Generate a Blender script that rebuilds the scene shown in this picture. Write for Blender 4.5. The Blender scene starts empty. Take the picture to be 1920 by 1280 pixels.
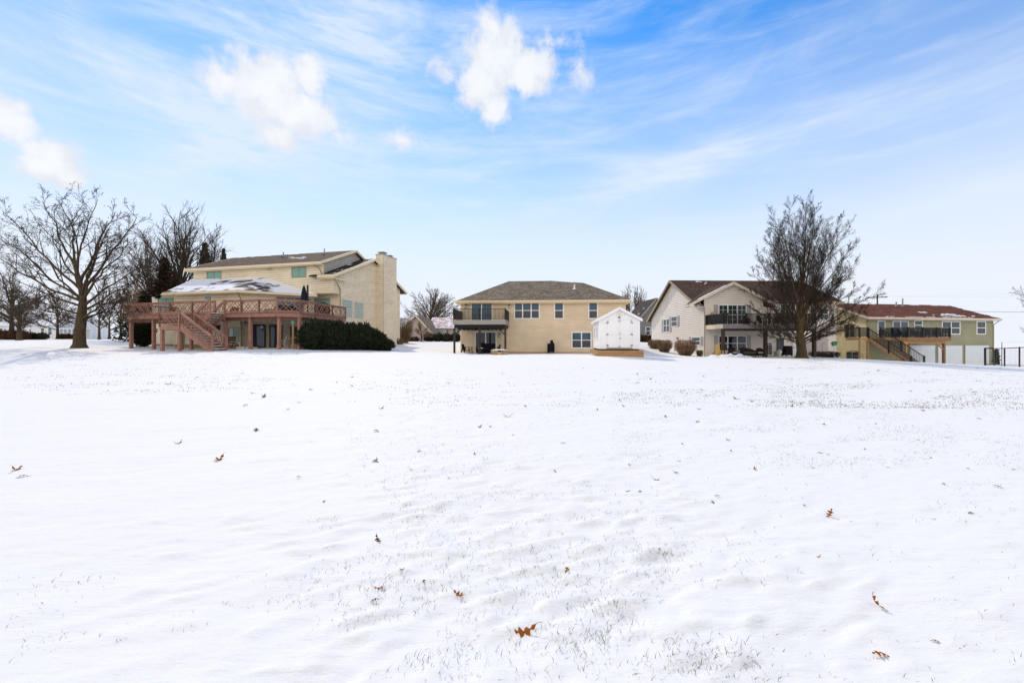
import bpy, math, random
import numpy as np
from mathutils import Vector, Matrix, noise as mnoise

R = math.radians
scene = bpy.context.scene
COL = scene.collection

# ------------------------------------------------------------------ camera
FPX = 760.0            # focal length in photograph pixels (1920 wide)
CAMZ = 1.5
cam_d = bpy.data.cameras.new("camera")
cam_d.sensor_width = 36.0
cam_d.lens = 36.0 * FPX / 1920.0
cam_d.clip_start = 0.05
cam_d.clip_end = 6000
cam = bpy.data.objects.new("camera", cam_d)
cam.location = (0, 0, CAMZ)
cam.rotation_euler = (R(90), 0, 0)
COL.objects.link(cam)
scene.camera = cam

# ------------------------------------------------------------------ light and exposure
SUN_AZ, SUN_EL = R(-25), R(41)
SUN_STRENGTH = 3.0
SKY_STRENGTH = 0.15
EXPOSURE = -0.33
scene.view_settings.view_transform = 'Standard'
scene.view_settings.look = 'None'
scene.view_settings.gamma = 1.0
scene.view_settings.exposure = EXPOSURE
scene.view_settings.use_curve_mapping = False

S = Vector((math.sin(SUN_AZ) * math.cos(SUN_EL), math.cos(SUN_AZ) * math.cos(SUN_EL), math.sin(SUN_EL)))
sun_d = bpy.data.lights.new("sun", 'SUN')
sun_d.energy = SUN_STRENGTH
sun_d.angle = R(0.5)
sun_d.color = (1.0, 0.885, 0.71)
sun = bpy.data.objects.new("sun", sun_d)
sun.rotation_euler = S.to_track_quat('Z', 'Y').to_euler()
sun.location = (-20, 60, 50)
COL.objects.link(sun)


def build_world():
    w = bpy.data.worlds.new("World")
    scene.world = w
    w.use_nodes = True
    nt = w.node_tree
    nt.nodes.clear()
    N, L = nt.nodes, nt.links

    def val(x):
        n = N.new('ShaderNodeValue'); n.outputs[0].default_value = x
        return n.outputs[0]

    def m(op, a, b=None, c=None, clamp=False):
        n = N.new('ShaderNodeMath'); n.operation = op; n.use_clamp = clamp
        for i, x in enumerate((a, b, c)):
            if x is None:
                continue
            if isinstance(x, (int, float)):
                n.inputs[i].default_value = x
            else:
                L.new(x, n.inputs[i])
        return n.outputs[0]

    def sstep(x, lo, hi):
        n = N.new('ShaderNodeMapRange'); n.interpolation_type = 'SMOOTHSTEP'
        n.inputs[1].default_value = lo; n.inputs[2].default_value = hi
        n.inputs[3].default_value = 0; n.inputs[4].default_value = 1
        L.new(x, n.inputs[0])
        return n.outputs[0]

    def comb(x, y, z):
        n = N.new('ShaderNodeCombineXYZ')
        for i, q in enumerate((x, y, z)):
            if isinstance(q, (int, float)):
                n.inputs[i].default_value = q
            else:
                L.new(q, n.inputs[i])
        return n.outputs[0]

    def noise(vec, scale, detail=5, rough=0.55, dist=0.0):
        n = N.new('ShaderNodeTexNoise')
        n.inputs['Scale'].default_value = scale
        n.inputs['Detail'].default_value = detail
        n.inputs['Roughness'].default_value = rough
        n.inputs['Distortion'].default_value = dist
        L.new(vec, n.inputs['Vector'])
        return n.outputs['Fac']

    def mix(f, a, b):
        n = N.new('ShaderNodeMix'); n.data_type = 'RGBA'
        for s, x in ((n.inputs[0], f), (n.inputs[6], a), (n.inputs[7], b)):
            if isinstance(x, (int, float)):
                s.default_value = x
            elif isinstance(x, tuple):
                s.default_value = (*x, 1)
            else:
                L.new(x, s)
        return n.outputs[2]

    sky = N.new('ShaderNodeTexSky')
    sky.sky_type = 'NISHITA'
    sky.sun_disc = False
    sky.sun_elevation = SUN_EL
    sky.sun_rotation = SUN_AZ
    sky.altitude = 250
    sky.air_density = 1.0
    sky.dust_density = 0.05
    sky.ozone_density = 2.2
    tc = N.new('ShaderNodeTexCoord')
    sep = N.new('ShaderNodeSeparateXYZ')
    L.new(tc.outputs['Generated'], sep.inputs[0])
    x, y, z = sep.outputs
    az = m('ARCTAN2', x, y)
    el = m('ARCSINE', z)
    # sky colour: the Nishita sky, kept in the blue of a clear winter day
    hs = N.new('ShaderNodeHueSaturation')
    hs.inputs['Hue'].default_value = 0.502
    hs.inputs['Saturation'].default_value = SKY_SAT
    hs.inputs['Value'].default_value = SKY_VAL
    L.new(sky.outputs[0], hs.inputs['Color'])
    base = hs.outputs[0]
    # thin veil that thickens towards the horizon
    P = comb(az, el, 0)
    hor = m('POWER', m('SUBTRACT', 1.0, sstep(el, 0.0, 0.74)), 1.05)
    col = mix(m('MULTIPLY', hor, 1.0, clamp=True), base, VEIL)
    col = mix(m('MULTIPLY', m('SUBTRACT', 1.0, sstep(el, 0.0, 0.34)), 0.75), col, LOW_HAZE)
    # cirrus streaks, slightly rising to the east
    def streaks(rot, sx, sy, scale, lo, hi, dist=0.6, off=0.0):
        mp = N.new('ShaderNodeMapping')
        mp.inputs['Rotation'].default_value = (0, 0, R(rot))
        mp.inputs['Scale'].default_value = (sx, sy, 1)
        mp.inputs['Location'].default_value = (off, off * 0.7, 0)
        L.new(P, mp.inputs['Vector'])
        return sstep(noise(mp.outputs[0], scale, 8, 0.62, dist), lo, hi)
    c1 = streaks(-10, 1.0, 3.2, 2.0, 0.36, 0.80, 0.9, 1.3)
    c2 = streaks(-9, 1.0, 7.0, 3.0, 0.42, 0.80, 0.5, 4.1)
    fine = streaks(-10, 1.0, 6.0, 8.0, 0.25, 0.80, 0.5, 7.7)
    # more cloud to the west (left), clearer to the east
    west = sstep(m('MULTIPLY', az, -1.0), -0.45, 0.55)
    c1w = m('MULTIPLY', c1, m('ADD', 0.36, m('MULTIPLY', west, 0.5)))
    cir = m('ADD', c1w, m('MULTIPLY', c2, 0.42))
    cir = m('MULTIPLY', cir, m('ADD', 0.75, m('MULTIPLY', fine, 0.32)), clamp=True)
    # broad veil bands seen across the middle of the sky
    def band(a0, e0, slope, wa, we, k):
        # soft streak centred on (a0, e0) with a slope
        da = m('SUBTRACT', az, a0)
        de = m('SUBTRACT', m('SUBTRACT', el, e0), m('MULTIPLY', da, slope))
        q = m('ADD', m('POWER', m('DIVIDE', m('ABSOLUTE', da), wa), 2.0), m('POWER', m('DIVIDE', m('ABSOLUTE', de), we), 2.0))
        return m('MULTIPLY', m('POWER', 2.718, m('MULTIPLY', q, -1.0)), k)
    bands = val(0.0)
    for b in ((0.24, 0.335, 0.26, 0.42, 0.045, 0.55), (-0.55, 0.40, -0.05, 0.45, 0.09, 0.75), (-0.33, 0.60, 0.0, 0.40, 0.07, 0.6),
              (0.55, 0.52, 0.15, 0.25, 0.035, 0.45), (0.60, 0.40, 0.10, 0.35, 0.035, 0.40), (0.75, 0.22, 0.12, 0.35, 0.04, 0.4)):
        bands = m('ADD', bands, band(*b))
    wisp = m('ADD', 0.35, m('MULTIPLY', m('ADD', c1, fine), 0.55))
    cir = m('ADD', cir, m('MULTIPLY', bands, wisp), clamp=True)
    col = mix(m('MULTIPLY', cir, 0.8), col, CIRRUS)
    # fair-weather cumulus: puffs at fixed directions of the sky
    warp = N.new('ShaderNodeTexNoise')
    warp.inputs['Scale'].default_value = 9.0
    warp.inputs['Detail'].default_value = 6
    warp.inputs['Roughness'].default_value = 0.62
    L.new(P, warp.inputs['Vector'])
    wv = N.new('ShaderNodeVectorMath'); wv.operation = 'MULTIPLY_ADD'
    L.new(warp.outputs['Color'], wv.inputs[0])
    wv.inputs[1].default_value = (0.085, 0.085, 0)
    wv.inputs[2].default_value = (-0.0425, -0.0425, 0)
    wa = N.new('ShaderNodeVectorMath'); wa.operation = 'ADD'
    L.new(P, wa.inputs[0]); L.new(wv.outputs[0], wa.inputs[1])
    sp2 = N.new('ShaderNodeSeparateXYZ'); L.new(wa.outputs[0], sp2.inputs[0])
    waz, wel = sp2.outputs[0], sp2.outputs[1]
    def puff(px, py, rx, ry, k=1.0):
        a0 = math.atan((px - 960) / FPX)
        e0 = math.atan((640 - py) / FPX * math.cos(a0))
        ra = rx / FPX * math.cos(a0) ** 2
        re = ry / FPX * math.cos(a0) * math.cos(e0) ** 2
        da = m('DIVIDE', m('SUBTRACT', waz, a0), ra)
        de = m('DIVIDE', m('SUBTRACT', wel, e0), re)
        d = m('SQRT', m('ADD', m('MULTIPLY', da, da), m('MULTIPLY', de, de)))
        return m('MULTIPLY', m('SUBTRACT', 1.0, d), k)
    tot = None
    for p in ((505, 165, 105, 80, 1), (560, 205, 85, 55, .9), (530, 245, 60, 40, .7), (425, 150, 60, 45, .6), (578, 145, 45, 45, .8),
              (930, 105, 62, 95, 1), (985, 135, 75, 50, 1), (905, 165, 60, 60, 1), (925, 205, 45, 45, .8), (920, 45, 35, 55, .6),
              (15, 215, 75, 55, .9), (90, 300, 75, 55, 1), (115, 325, 70, 35, .8), (60, 285, 50, 45, .8),
              (752, 262, 55, 26, .45), (830, 130, 40, 28, .42), (1085, 140, 30, 44, .30), (1030, 88, 75, 24, .30), (640, 250, 40, 22, .25)):
        q = puff(*p)
        tot = q if tot is None else m('MAXIMUM', tot, q)
    det = noise(P, 26.0, 6, 0.6, 0.3)
    dens = m('ADD', tot, m('MULTIPLY', m('SUBTRACT', det, 0.5), 0.85))
    cm = sstep(dens, -0.04, 0.46)
    shade = m('ADD', 0.86, m('MULTIPLY', sstep(m('ADD', dens, m('MULTIPLY', m('SUBTRACT', noise(P, 14.0, 5, 0.6, 0.2), 0.5), 1.6)), 0.0, 0.9), 0.16))
    cc = N.new('ShaderNodeVectorMath'); cc.operation = 'SCALE'
    cc.inputs[0].default_value = CUMULUS
    L.new(shade, cc.inputs['Scale'])
    col = mix(m('MULTIPLY', cm, 0.95), col, cc.outputs[0])
    # unseen broken cloud added behind the camera to brighten shaded walls, clear near ground
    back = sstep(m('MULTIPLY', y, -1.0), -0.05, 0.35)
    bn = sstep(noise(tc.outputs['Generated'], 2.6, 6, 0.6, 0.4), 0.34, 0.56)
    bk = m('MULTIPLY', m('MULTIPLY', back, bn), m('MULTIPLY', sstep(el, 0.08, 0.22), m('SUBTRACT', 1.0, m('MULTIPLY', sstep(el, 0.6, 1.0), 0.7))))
    col = mix(m('MULTIPLY', bk, 0.95), col, FILL_CLOUD)
    bg = N.new('ShaderNodeBackground')
    bg.inputs['Strength'].default_value = SKY_STRENGTH
    L.new(col, bg.inputs['Color'])
    out = N.new('ShaderNodeOutputWorld')
    L.new(bg.outputs[0], out.inputs[0])


K = 1.28 / SKY_STRENGTH
SKY_SAT, SKY_VAL = 1.42, 1.85
VEIL = (0.81 * K, 0.865 * K, 0.965 * K)
LOW_HAZE = (0.87 * K, 0.905 * K, 0.975 * K)
CIRRUS = (0.79 * K, 0.875 * K, 0.985 * K)
FILL_CLOUD = (1.68 * K, 1.46 * K, 1.20 * K)
CUMULUS = (0.925 * K, 0.945 * K, 0.985 * K)
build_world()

# ------------------------------------------------------------------ helpers: materials
def _nodes(name):
    m = bpy.data.materials.new(name)
    m.use_nodes = True
    nt = m.node_tree
    b = nt.nodes['Principled BSDF']
    return m, nt, b


def mat(name, col, rough=0.7, var=0.12, scale=3.0, spec=0.3, metal=0.0, bump=0.0, bscale=40.0, stretch=(1, 1, 1), col2=None, detail=5):
    """plain surface with a procedural variation of its own colour and a little relief"""
    m, nt, b = _nodes(name)
    N, L = nt.nodes, nt.links
    tc = N.new('ShaderNodeTexCoord')
    mp = N.new('ShaderNodeMapping'); mp.inputs['Scale'].default_value = stretch
    L.new(tc.outputs['Object'], mp.inputs['Vector'])
    n = N.new('ShaderNodeTexNoise'); n.inputs['Scale'].default_value = scale; n.inputs['Detail'].default_value = detail
    n.inputs['Roughness'].default_value = 0.6
    L.new(mp.outputs[0], n.inputs['Vector'])
    cr = N.new('ShaderNodeValToRGB')
    c2 = col2 or tuple(c * (1 - 2 * var) for c in col)
    c1 = col if col2 else tuple(min(1, c * (1 + var)) for c in col)
    cr.color_ramp.elements[0].color = (*c2, 1); cr.color_ramp.elements[1].color = (*c1, 1)
    cr.color_ramp.elements[0].position = 0.25; cr.color_ramp.elements[1].position = 0.72
    L.new(n.outputs['Fac'], cr.inputs['Fac'])
    L.new(cr.outputs['Color'], b.inputs['Base Color'])
    b.inputs['Roughness'].default_value = rough
    b.inputs['Metallic'].default_value = metal
    b.inputs['Specular IOR Level'].default_value = spec
    if bump:
        n2 = N.new('ShaderNodeTexNoise'); n2.inputs['Scale'].default_value = bscale; n2.inputs['Detail'].default_value = 4
        L.new(mp.outputs[0], n2.inputs['Vector'])
        bp = N.new('ShaderNodeBump'); bp.inputs['Strength'].default_value = bump; bp.inputs['Distance'].default_value = 0.02
        L.new(n2.outputs['Fac'], bp.inputs['Height']); L.new(bp.outputs[0], b.inputs['Normal'])
    return m


def shingle_mat(name, c1, c2, c3):
    """asphalt shingles: rows of tabs, each with its own tone"""
    m, nt, b = _nodes(name)
    N, L = nt.nodes, nt.links
    tc = N.new('ShaderNodeTexCoord')
    mp = N.new('ShaderNodeMapping'); mp.inputs['Scale'].default_value = (2.6, 2.6, 7.5)
    L.new(tc.outputs['Object'], mp.inputs['Vector'])
    v = N.new('ShaderNodeTexVoronoi'); v.inputs['Scale'].default_value = 1.6
    L.new(mp.outputs[0], v.inputs['Vector'])
    sp = N.new('ShaderNodeSeparateColor'); L.new(v.outputs['Color'], sp.inputs[0])
    n = N.new('ShaderNodeTexNoise'); n.inputs['Scale'].default_value = 0.9; n.inputs['Detail'].default_value = 6
    L.new(tc.outputs['Object'], n.inputs['Vector'])
    ad = N.new('ShaderNodeMath'); ad.operation = 'MULTIPLY_ADD'; ad.inputs[1].default_value = 0.55
    L.new(sp.outputs[0], ad.inputs[0]); 
    ml = N.new('ShaderNodeMath'); ml.operation = 'MULTIPLY'; ml.inputs[1].default_value = 0.5
    L.new(n.outputs['Fac'], ml.inputs[0]); L.new(ml.outputs[0], ad.inputs[2])
    cr = N.new('ShaderNodeValToRGB')
    e = cr.color_ramp.elements
    e[0].position = 0.15; e[0].color = (*c1, 1); e[1].position = 0.85; e[1].color = (*c3, 1)
    mid = e.new(0.5); mid.color = (*c2, 1)
    L.new(ad.outputs[0], cr.inputs['Fac']); L.new(cr.outputs[0], b.inputs['Base Color'])
    b.inputs['Roughness'].default_value = 0.92; b.inputs['Specular IOR Level'].default_value = 0.15
    bp = N.new('ShaderNodeBump'); bp.inputs['Strength'].default_value = 0.5; bp.inputs['Distance'].default_value = 0.02
    L.new(sp.outputs[0], bp.inputs['Height']); L.new(bp.outputs[0], b.inputs['Normal'])
    return m


def snowy_shingle_mat(name, c1, c2, lo=0.36, hi=0.46, scale=0.55):
    """shingles with a patchy cover of lying snow"""
    m, nt, b = _nodes(name)
    N, L = nt.nodes, nt.links
    tc = N.new('ShaderNodeTexCoord')
    n = N.new('ShaderNodeTexNoise'); n.inputs['Scale'].default_value = scale; n.inputs['Detail'].default_value = 7
    n.inputs['Roughness'].default_value = 0.62
    L.new(tc.outputs['Object'], n.inputs['Vector'])
    mr = N.new('ShaderNodeMapRange'); mr.inputs[1].default_value = lo; mr.inputs[2].default_value = hi
    L.new(n.outputs['Fac'], mr.inputs[0])
    n2 = N.new('ShaderNodeTexNoise'); n2.inputs['Scale'].default_value = 9; n2.inputs['Detail'].default_value = 3
    L.new(tc.outputs['Object'], n2.inputs['Vector'])
    a = N.new('ShaderNodeMix'); a.data_type = 'RGBA'
    a.inputs[6].default_value = (*c1, 1); a.inputs[7].default_value = (*c2, 1)
    L.new(n2.outputs['Fac'], a.inputs[0])
    c = N.new('ShaderNodeMix'); c.data_type = 'RGBA'; c.inputs[7].default_value = (0.84, 0.85, 0.88, 1)
    L.new(mr.outputs[0], c.inputs[0]); L.new(a.outputs[2], c.inputs[6])
    L.new(c.outputs[2], b.inputs['Base Color'])
    b.inputs['Roughness'].default_value = 0.85; b.inputs['Specular IOR Level'].default_value = 0.2
    bp = N.new('ShaderNodeBump'); bp.inputs['Strength'].default_value = 0.6; bp.inputs['Distance'].default_value = 0.05
    L.new(mr.outputs[0], bp.inputs['Height']); L.new(bp.outputs[0], b.inputs['Normal'])
    return m


def glass_mat(name, col, rough=0.04, var=0.35, scale=1.2):
    """window glass seen from outside: dark room and blinds behind a shiny pane"""
    m, nt, b = _nodes(name)
    N, L = nt.nodes, nt.links
    tc = N.new('ShaderNodeTexCoord')
    n = N.new('ShaderNodeTexNoise'); n.inputs['Scale'].default_value = scale; n.inputs['Detail'].default_value = 2
    L.new(tc.outputs['Object'], n.inputs['Vector'])
    a = N.new('ShaderNodeMix'); a.data_type = 'RGBA'
    a.inputs[6].default_value = (*[c * (1 - var) for c in col], 1); a.inputs[7].default_value = (*[c * (1 + var) for c in col], 1)
    L.new(n.outputs['Fac'], a.inputs[0]); L.new(a.outputs[2], b.inputs['Base Color'])
    b.inputs['Roughness'].default_value = rough
    b.inputs['IOR'].default_value = 1.52
    b.inputs['Specular IOR Level'].default_value = 0.55
    n3 = N.new('ShaderNodeTexNoise'); n3.inputs['Scale'].default_value = 0.8
    L.new(tc.outputs['Object'], n3.inputs['Vector'])
    bp = N.new('ShaderNodeBump'); bp.inputs['Strength'].default_value = 0.06; bp.inputs['Distance'].default_value = 0.05
    L.new(n3.outputs['Fac'], bp.inputs['Height']); L.new(bp.outputs[0], b.inputs['Normal'])
    return m


def snow_mat():
    m, nt, b = _nodes("snow")
    N, L = nt.nodes, nt.links
    tc = N.new('ShaderNodeTexCoord')
    g = tc.outputs['Object']
    def nz(scale, detail, stretch, rot=25):
        mp = N.new('ShaderNodeMapping')
        mp.inputs['Rotation'].default_value = (0, 0, R(-rot)); mp.inputs['Scale'].default_value = stretch
        mp.vector_type = 'POINT'
        L.new(g, mp.inputs['Vector'])
        n = N.new('ShaderNodeTexNoise'); n.inputs['Scale'].default_value = scale; n.inputs['Detail'].default_value = detail
        n.inputs['Roughness'].default_value = 0.6
        L.new(mp.outputs[0], n.inputs['Vector'])
        return n.outputs['Fac']
    cover = nz(0.16, 5, (1, 1.6, 1))
    fine = nz(9.0, 6, (0.45, 1.3, 1))
    grit = nz(60.0, 3, (1, 1, 1))
    streak = nz(1.5, 6, (0.22, 1.5, 1))
    # old grass showing faintly through the thinnest cover
    thin = N.new('ShaderNodeMapRange'); thin.interpolation_type = 'SMOOTHSTEP'
    thin.inputs[1].default_value = 0.56; thin.inputs[2].default_value = 0.72
    mx = N.new('ShaderNodeMath'); mx.operation = 'MULTIPLY_ADD'; mx.inputs[1].default_value = 0.5
    L.new(streak, mx.inputs[0])
    h2 = N.new('ShaderNodeMath'); h2.operation = 'MULTIPLY'; h2.inputs[1].default_value = 0.55
    L.new(fine, h2.inputs[0]); L.new(h2.outputs[0], mx.inputs[2])
    L.new(mx.outputs[0], thin.inputs[0])
    cv = N.new('ShaderNodeMapRange'); cv.interpolation_type = 'SMOOTHSTEP'
    cv.inputs[1].default_value = 0.42; cv.inputs[2].default_value = 0.60
    L.new(cover, cv.inputs[0])
    pr = N.new('ShaderNodeMath'); pr.operation = 'MULTIPLY'
    L.new(thin.outputs[0], pr.inputs[0]); L.new(cv.outputs[0], pr.inputs[1])
    c = N.new('ShaderNodeMix'); c.data_type = 'RGBA'
    c.inputs[6].default_value = (0.885, 0.87, 0.832, 1); c.inputs[7].default_value = (0.76, 0.755, 0.72, 1)
    L.new(pr.outputs[0], c.inputs[0])
    L.new(c.outputs[2], b.inputs['Base Color'])
    b.inputs['Roughness'].default_value = 0.75
    b.inputs['Specular IOR Level'].default_value = 0.2
    # relief: wind ripples and grains
    s1 = N.new('ShaderNodeMath'); s1.operation = 'MULTIPLY'; s1.inputs[1].default_value = 0.7
    L.new(streak, s1.inputs[0])
    s2 = N.new('ShaderNodeMath'); s2.operation = 'MULTIPLY_ADD'; s2.inputs[1].default_value = 0.42
    L.new(fine, s2.inputs[0]); L.new(s1.outputs[0], s2.inputs[2])
    s3 = N.new('ShaderNodeMath'); s3.operation = 'MULTIPLY_ADD'; s3.inputs[1].default_value = 0.05
    L.new(grit, s3.inputs[0]); L.new(s2.outputs[0], s3.inputs[2])
    bp = N.new('ShaderNodeBump'); bp.inputs['Strength'].default_value = 0.85; bp.inputs['Distance'].default_value = 0.045
    L.new(s3.outputs[0], bp.inputs['Height']); L.new(bp.outputs[0], b.inputs['Normal'])
    return m


M = {}
M['snow'] = snow_mat()
M['snow_lump'] = mat('lying_snow', (0.86, 0.87, 0.90), 0.8, 0.03, 5, 0.2, bump=0.3, bscale=12)
M['siding_cream'] = mat('cream_vinyl_siding', (0.82, 0.715, 0.53), 0.55, 0.085, 0.7, 0.3, stretch=(1, 1, 2.5))
M['siding_tan'] = mat('tan_vinyl_siding', (0.78, 0.63, 0.44), 0.55, 0.085, 0.6, 0.3, stretch=(1, 1, 2.0))
M['siding_pale'] = mat('pale_vinyl_siding', (0.84, 0.77, 0.68), 0.55, 0.04, 0.6, 0.3)
M['siding_sage'] = mat('sage_vinyl_siding', (0.34, 0.335, 0.215), 0.55, 0.085, 0.6, 0.3)
M['siding_butter'] = mat('butter_vinyl_siding', (0.80, 0.70, 0.42), 0.55, 0.085, 0.8, 0.3)
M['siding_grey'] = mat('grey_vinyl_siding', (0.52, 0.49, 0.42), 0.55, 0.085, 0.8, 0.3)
M['siding_white'] = mat('white_clapboard', (0.80, 0.82, 0.84), 0.5, 0.03, 1.0, 0.3)
M['siding_mauve'] = mat('mauve_grey_siding', (0.52, 0.45, 0.42), 0.6, 0.05, 0.6, 0.3)
M['siding_slate'] = mat('slate_siding', (0.22, 0.22, 0.23), 0.6, 0.08, 0.8, 0.3)
M['trim_cream'] = mat('cream_trim', (0.80, 0.67, 0.46), 0.5, 0.04, 1.5)
M['trim_tan'] = mat('tan_trim', (0.82, 0.66, 0.42), 0.5, 0.04, 1.5)
M['trim_almond'] = mat('almond_trim', (0.72, 0.62, 0.50), 0.5, 0.05, 1.5)
M['trim_taupe'] = mat('taupe_trim', (0.36, 0.30, 0.20), 0.5, 0.05, 1.5)
M['white'] = mat('white_paint', (0.86, 0.86, 0.85), 0.45, 0.03, 2.0)
M['white_shed'] = mat('white_shed_paint', (0.88, 0.88, 0.88), 0.5, 0.03, 1.2)
M['shutter'] = mat('grey_shutter', (0.44, 0.40, 0.41), 0.6, 0.05, 3)
M['black_metal'] = mat('black_metal', (0.018, 0.017, 0.017), 0.45, 0.2, 5, 0.4)
M['black_plastic'] = mat('black_plastic', (0.014, 0.014, 0.016), 0.6, 0.2, 4, 0.2)
M['dark_brown'] = mat('dark_brown_stain', (0.045, 0.028, 0.018), 0.6, 0.2, 5)
M['navy'] = mat('navy_canvas', (0.008, 0.012, 0.035), 0.8, 0.2, 6)
M['black_cover'] = mat('black_vinyl_cover', (0.006, 0.006, 0.009), 0.6, 0.2, 4, 0.15, bump=0.4, bscale=6)
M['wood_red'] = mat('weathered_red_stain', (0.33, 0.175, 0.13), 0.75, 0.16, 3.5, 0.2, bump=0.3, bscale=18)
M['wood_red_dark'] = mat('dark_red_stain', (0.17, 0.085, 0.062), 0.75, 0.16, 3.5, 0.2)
M['wood_new'] = mat('new_pine_lumber', (0.50, 0.29, 0.13), 0.7, 0.14, 4, 0.2, bump=0.2, bscale=20)
M['wood_brown'] = mat('brown_lumber', (0.30, 0.16, 0.085), 0.7, 0.16, 4, 0.2)
M['wood_tread'] = mat('grey_brown_boards', (0.25, 0.16, 0.115), 0.75, 0.15, 4, 0.2)
M['timber'] = mat('treated_timber', (0.42, 0.245, 0.115), 0.75, 0.16, 3, 0.2, stretch=(0.3, 1, 4), bump=0.3, bscale=14)
M['deck_grey'] = mat('grey_fascia', (0.33, 0.31, 0.28), 0.6, 0.05, 2)
M['deck_slate'] = mat('slate_fascia', (0.20, 0.19, 0.19), 0.6, 0.06, 2)
M['yellow_wood'] = mat('golden_cedar', (0.55, 0.36, 0.11), 0.6, 0.14, 6)
M['wicker'] = mat('dark_wicker', (0.028, 0.022, 0.02), 0.7, 0.3, 12)
M['cushion'] = mat('pale_cushion', (0.55, 0.54, 0.52), 0.9, 0.06, 5)
M['cushion_green'] = mat('olive_cushion', (0.10, 0.115, 0.06), 0.9, 0.1, 5)
M['chair_white'] = mat('cream_chair_frame', (0.66, 0.63, 0.54), 0.5, 0.05, 5)
M['chair_brown'] = mat('brown_sling_fabric', (0.20, 0.13, 0.085), 0.8, 0.1, 6)
M['red_cloth'] = mat('dark_red_cloth', (0.14, 0.02, 0.02), 0.8, 0.2, 6)
M['green_paint'] = mat('bright_green_paint', (0.015, 0.30, 0.16), 0.5, 0.1, 5)
M['mint'] = mat('mint_paint', (0.20, 0.52, 0.37), 0.5, 0.1, 5)
M['garage'] = mat('white_garage_door', (0.70, 0.76, 0.80), 0.45, 0.03, 1.5)
M['stone'] = mat('sandstone', (0.50, 0.36, 0.21), 0.85, 0.42, 5, 0.2, bump=0.5, bscale=14)
M['brick_base'] = mat('rust_stained_concrete', (0.33, 0.26, 0.15), 0.8, 0.2, 2.5, col2=(0.26, 0.15, 0.07))
M['vent_metal'] = mat('vent_metal', (0.34, 0.34, 0.33), 0.45, 0.1, 4, 0.5, metal=0.6)
M['lamp_white'] = mat('white_lamp', (0.82, 0.80, 0.70), 0.4, 0.03, 6)
M['copper'] = mat('brass', (0.30, 0.16, 0.06), 0.4, 0.2, 8, 0.5, metal=0.8)
M['bark_grey'] = mat('grey_brown_bark', (0.085, 0.062, 0.036), 0.9, 0.3, 9, 0.1, stretch=(1, 1, .25), bump=0.6, bscale=25)
M['bark_olive'] = mat('olive_bark', (0.088, 0.066, 0.034), 0.9, 0.3, 9, 0.1, stretch=(1, 1, .25), bump=0.6, bscale=25)
M['twig'] = mat('dark_twig', (0.056, 0.041, 0.028), 0.9, 0.25, 4, 0.1)
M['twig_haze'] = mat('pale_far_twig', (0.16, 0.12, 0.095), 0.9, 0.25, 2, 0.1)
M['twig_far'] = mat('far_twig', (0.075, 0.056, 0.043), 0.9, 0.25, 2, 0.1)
M['twig_brown'] = mat('brown_twig', (0.26, 0.165, 0.095), 0.9, 0.3, 3, 0.1)
M['yew'] = mat('dark_yew_needles', (0.034, 0.046, 0.020), 0.7, 0.45, 3.5, 0.2, col2=(0.007, 0.011, 0.006))
M['spruce'] = mat('spruce_needles', (0.028, 0.036, 0.018), 0.8, 0.4, 1.8, 0.2, col2=(0.012, 0.016, 0.009))
M['rust_conifer'] = mat('rusty_needles', (0.060, 0.035, 0.024), 0.85, 0.35, 1.5, 0.1, col2=(0.028, 0.018, 0.013))
M['hedge_dark'] = mat('dark_hedge_leaves', (0.030, 0.032, 0.015), 0.8, 0.4, 1.5, 0.1, col2=(0.012, 0.011, 0.007))
M['hedge_brown'] = mat('brown_hedge_leaves', (0.070, 0.035, 0.020), 0.85, 0.35, 1.5, 0.1, col2=(0.03, 0.016, 0.01))
M['oak_leaf'] = mat('dry_oak_leaf', (0.42, 0.14, 0.022), 0.9, 0.3, 25, 0.0, col2=(0.20, 0.055, 0.009))
M['oak_leaf_gold'] = mat('golden_dry_leaf', (0.40, 0.20, 0.02), 0.9, 0.3, 25, 0.0, col2=(0.20, 0.07, 0.01))
M['oak_leaf_brown'] = mat('brown_dry_leaf', (0.20, 0.075, 0.025), 0.9, 0.3, 25, 0.0, col2=(0.08, 0.03, 0.012))
M['grass'] = mat('winter_grass', (0.20, 0.18, 0.085), 0.8, 0.3, 3, 0.2, col2=(0.06, 0.065, 0.03))
M['shingle_brown'] = shingle_mat('brown_shingles', (0.055, 0.040, 0.028), (0.095, 0.068, 0.048), (0.15, 0.112, 0.082))
M['shingle_taupe'] = shingle_mat('taupe_shingles', (0.085, 0.066, 0.045), (0.16, 0.128, 0.092), (0.27, 0.225, 0.168))
M['shingle_choc'] = shingle_mat('chocolate_shingles', (0.045, 0.026, 0.018), (0.075, 0.043, 0.029), (0.115, 0.068, 0.046))
M['shingle_rust'] = shingle_mat('rust_shingles', (0.085, 0.030, 0.018), (0.135, 0.048, 0.030), (0.20, 0.082, 0.052))
M['shingle_snow'] = snowy_shingle_mat('snowy_shingles', (0.05, 0.038, 0.028), (0.10, 0.08, 0.06), 0.40, 0.47, 0.5)
M['shingle_dark_snow'] = snowy_shingle_mat('dark_snowy_shingles', (0.022, 0.018, 0.015), (0.045, 0.036, 0.03), 0.60, 0.66, 0.8)
M['shingle_white'] = snowy_shingle_mat('snow_covered_shingles', (0.10, 0.09, 0.09), (0.2, 0.17, 0.16), 0.30, 0.40, 0.3)
M['shingle_pink'] = snowy_shingle_mat('red_shingles_under_snow', (0.40, 0.20, 0.16), (0.50, 0.28, 0.24), 0.40, 0.60, 1.2)
M['glass_blue'] = glass_mat('glass_dark', (0.045, 0.085, 0.12))  # blue of the reflected sky is put into the base colour
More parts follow.
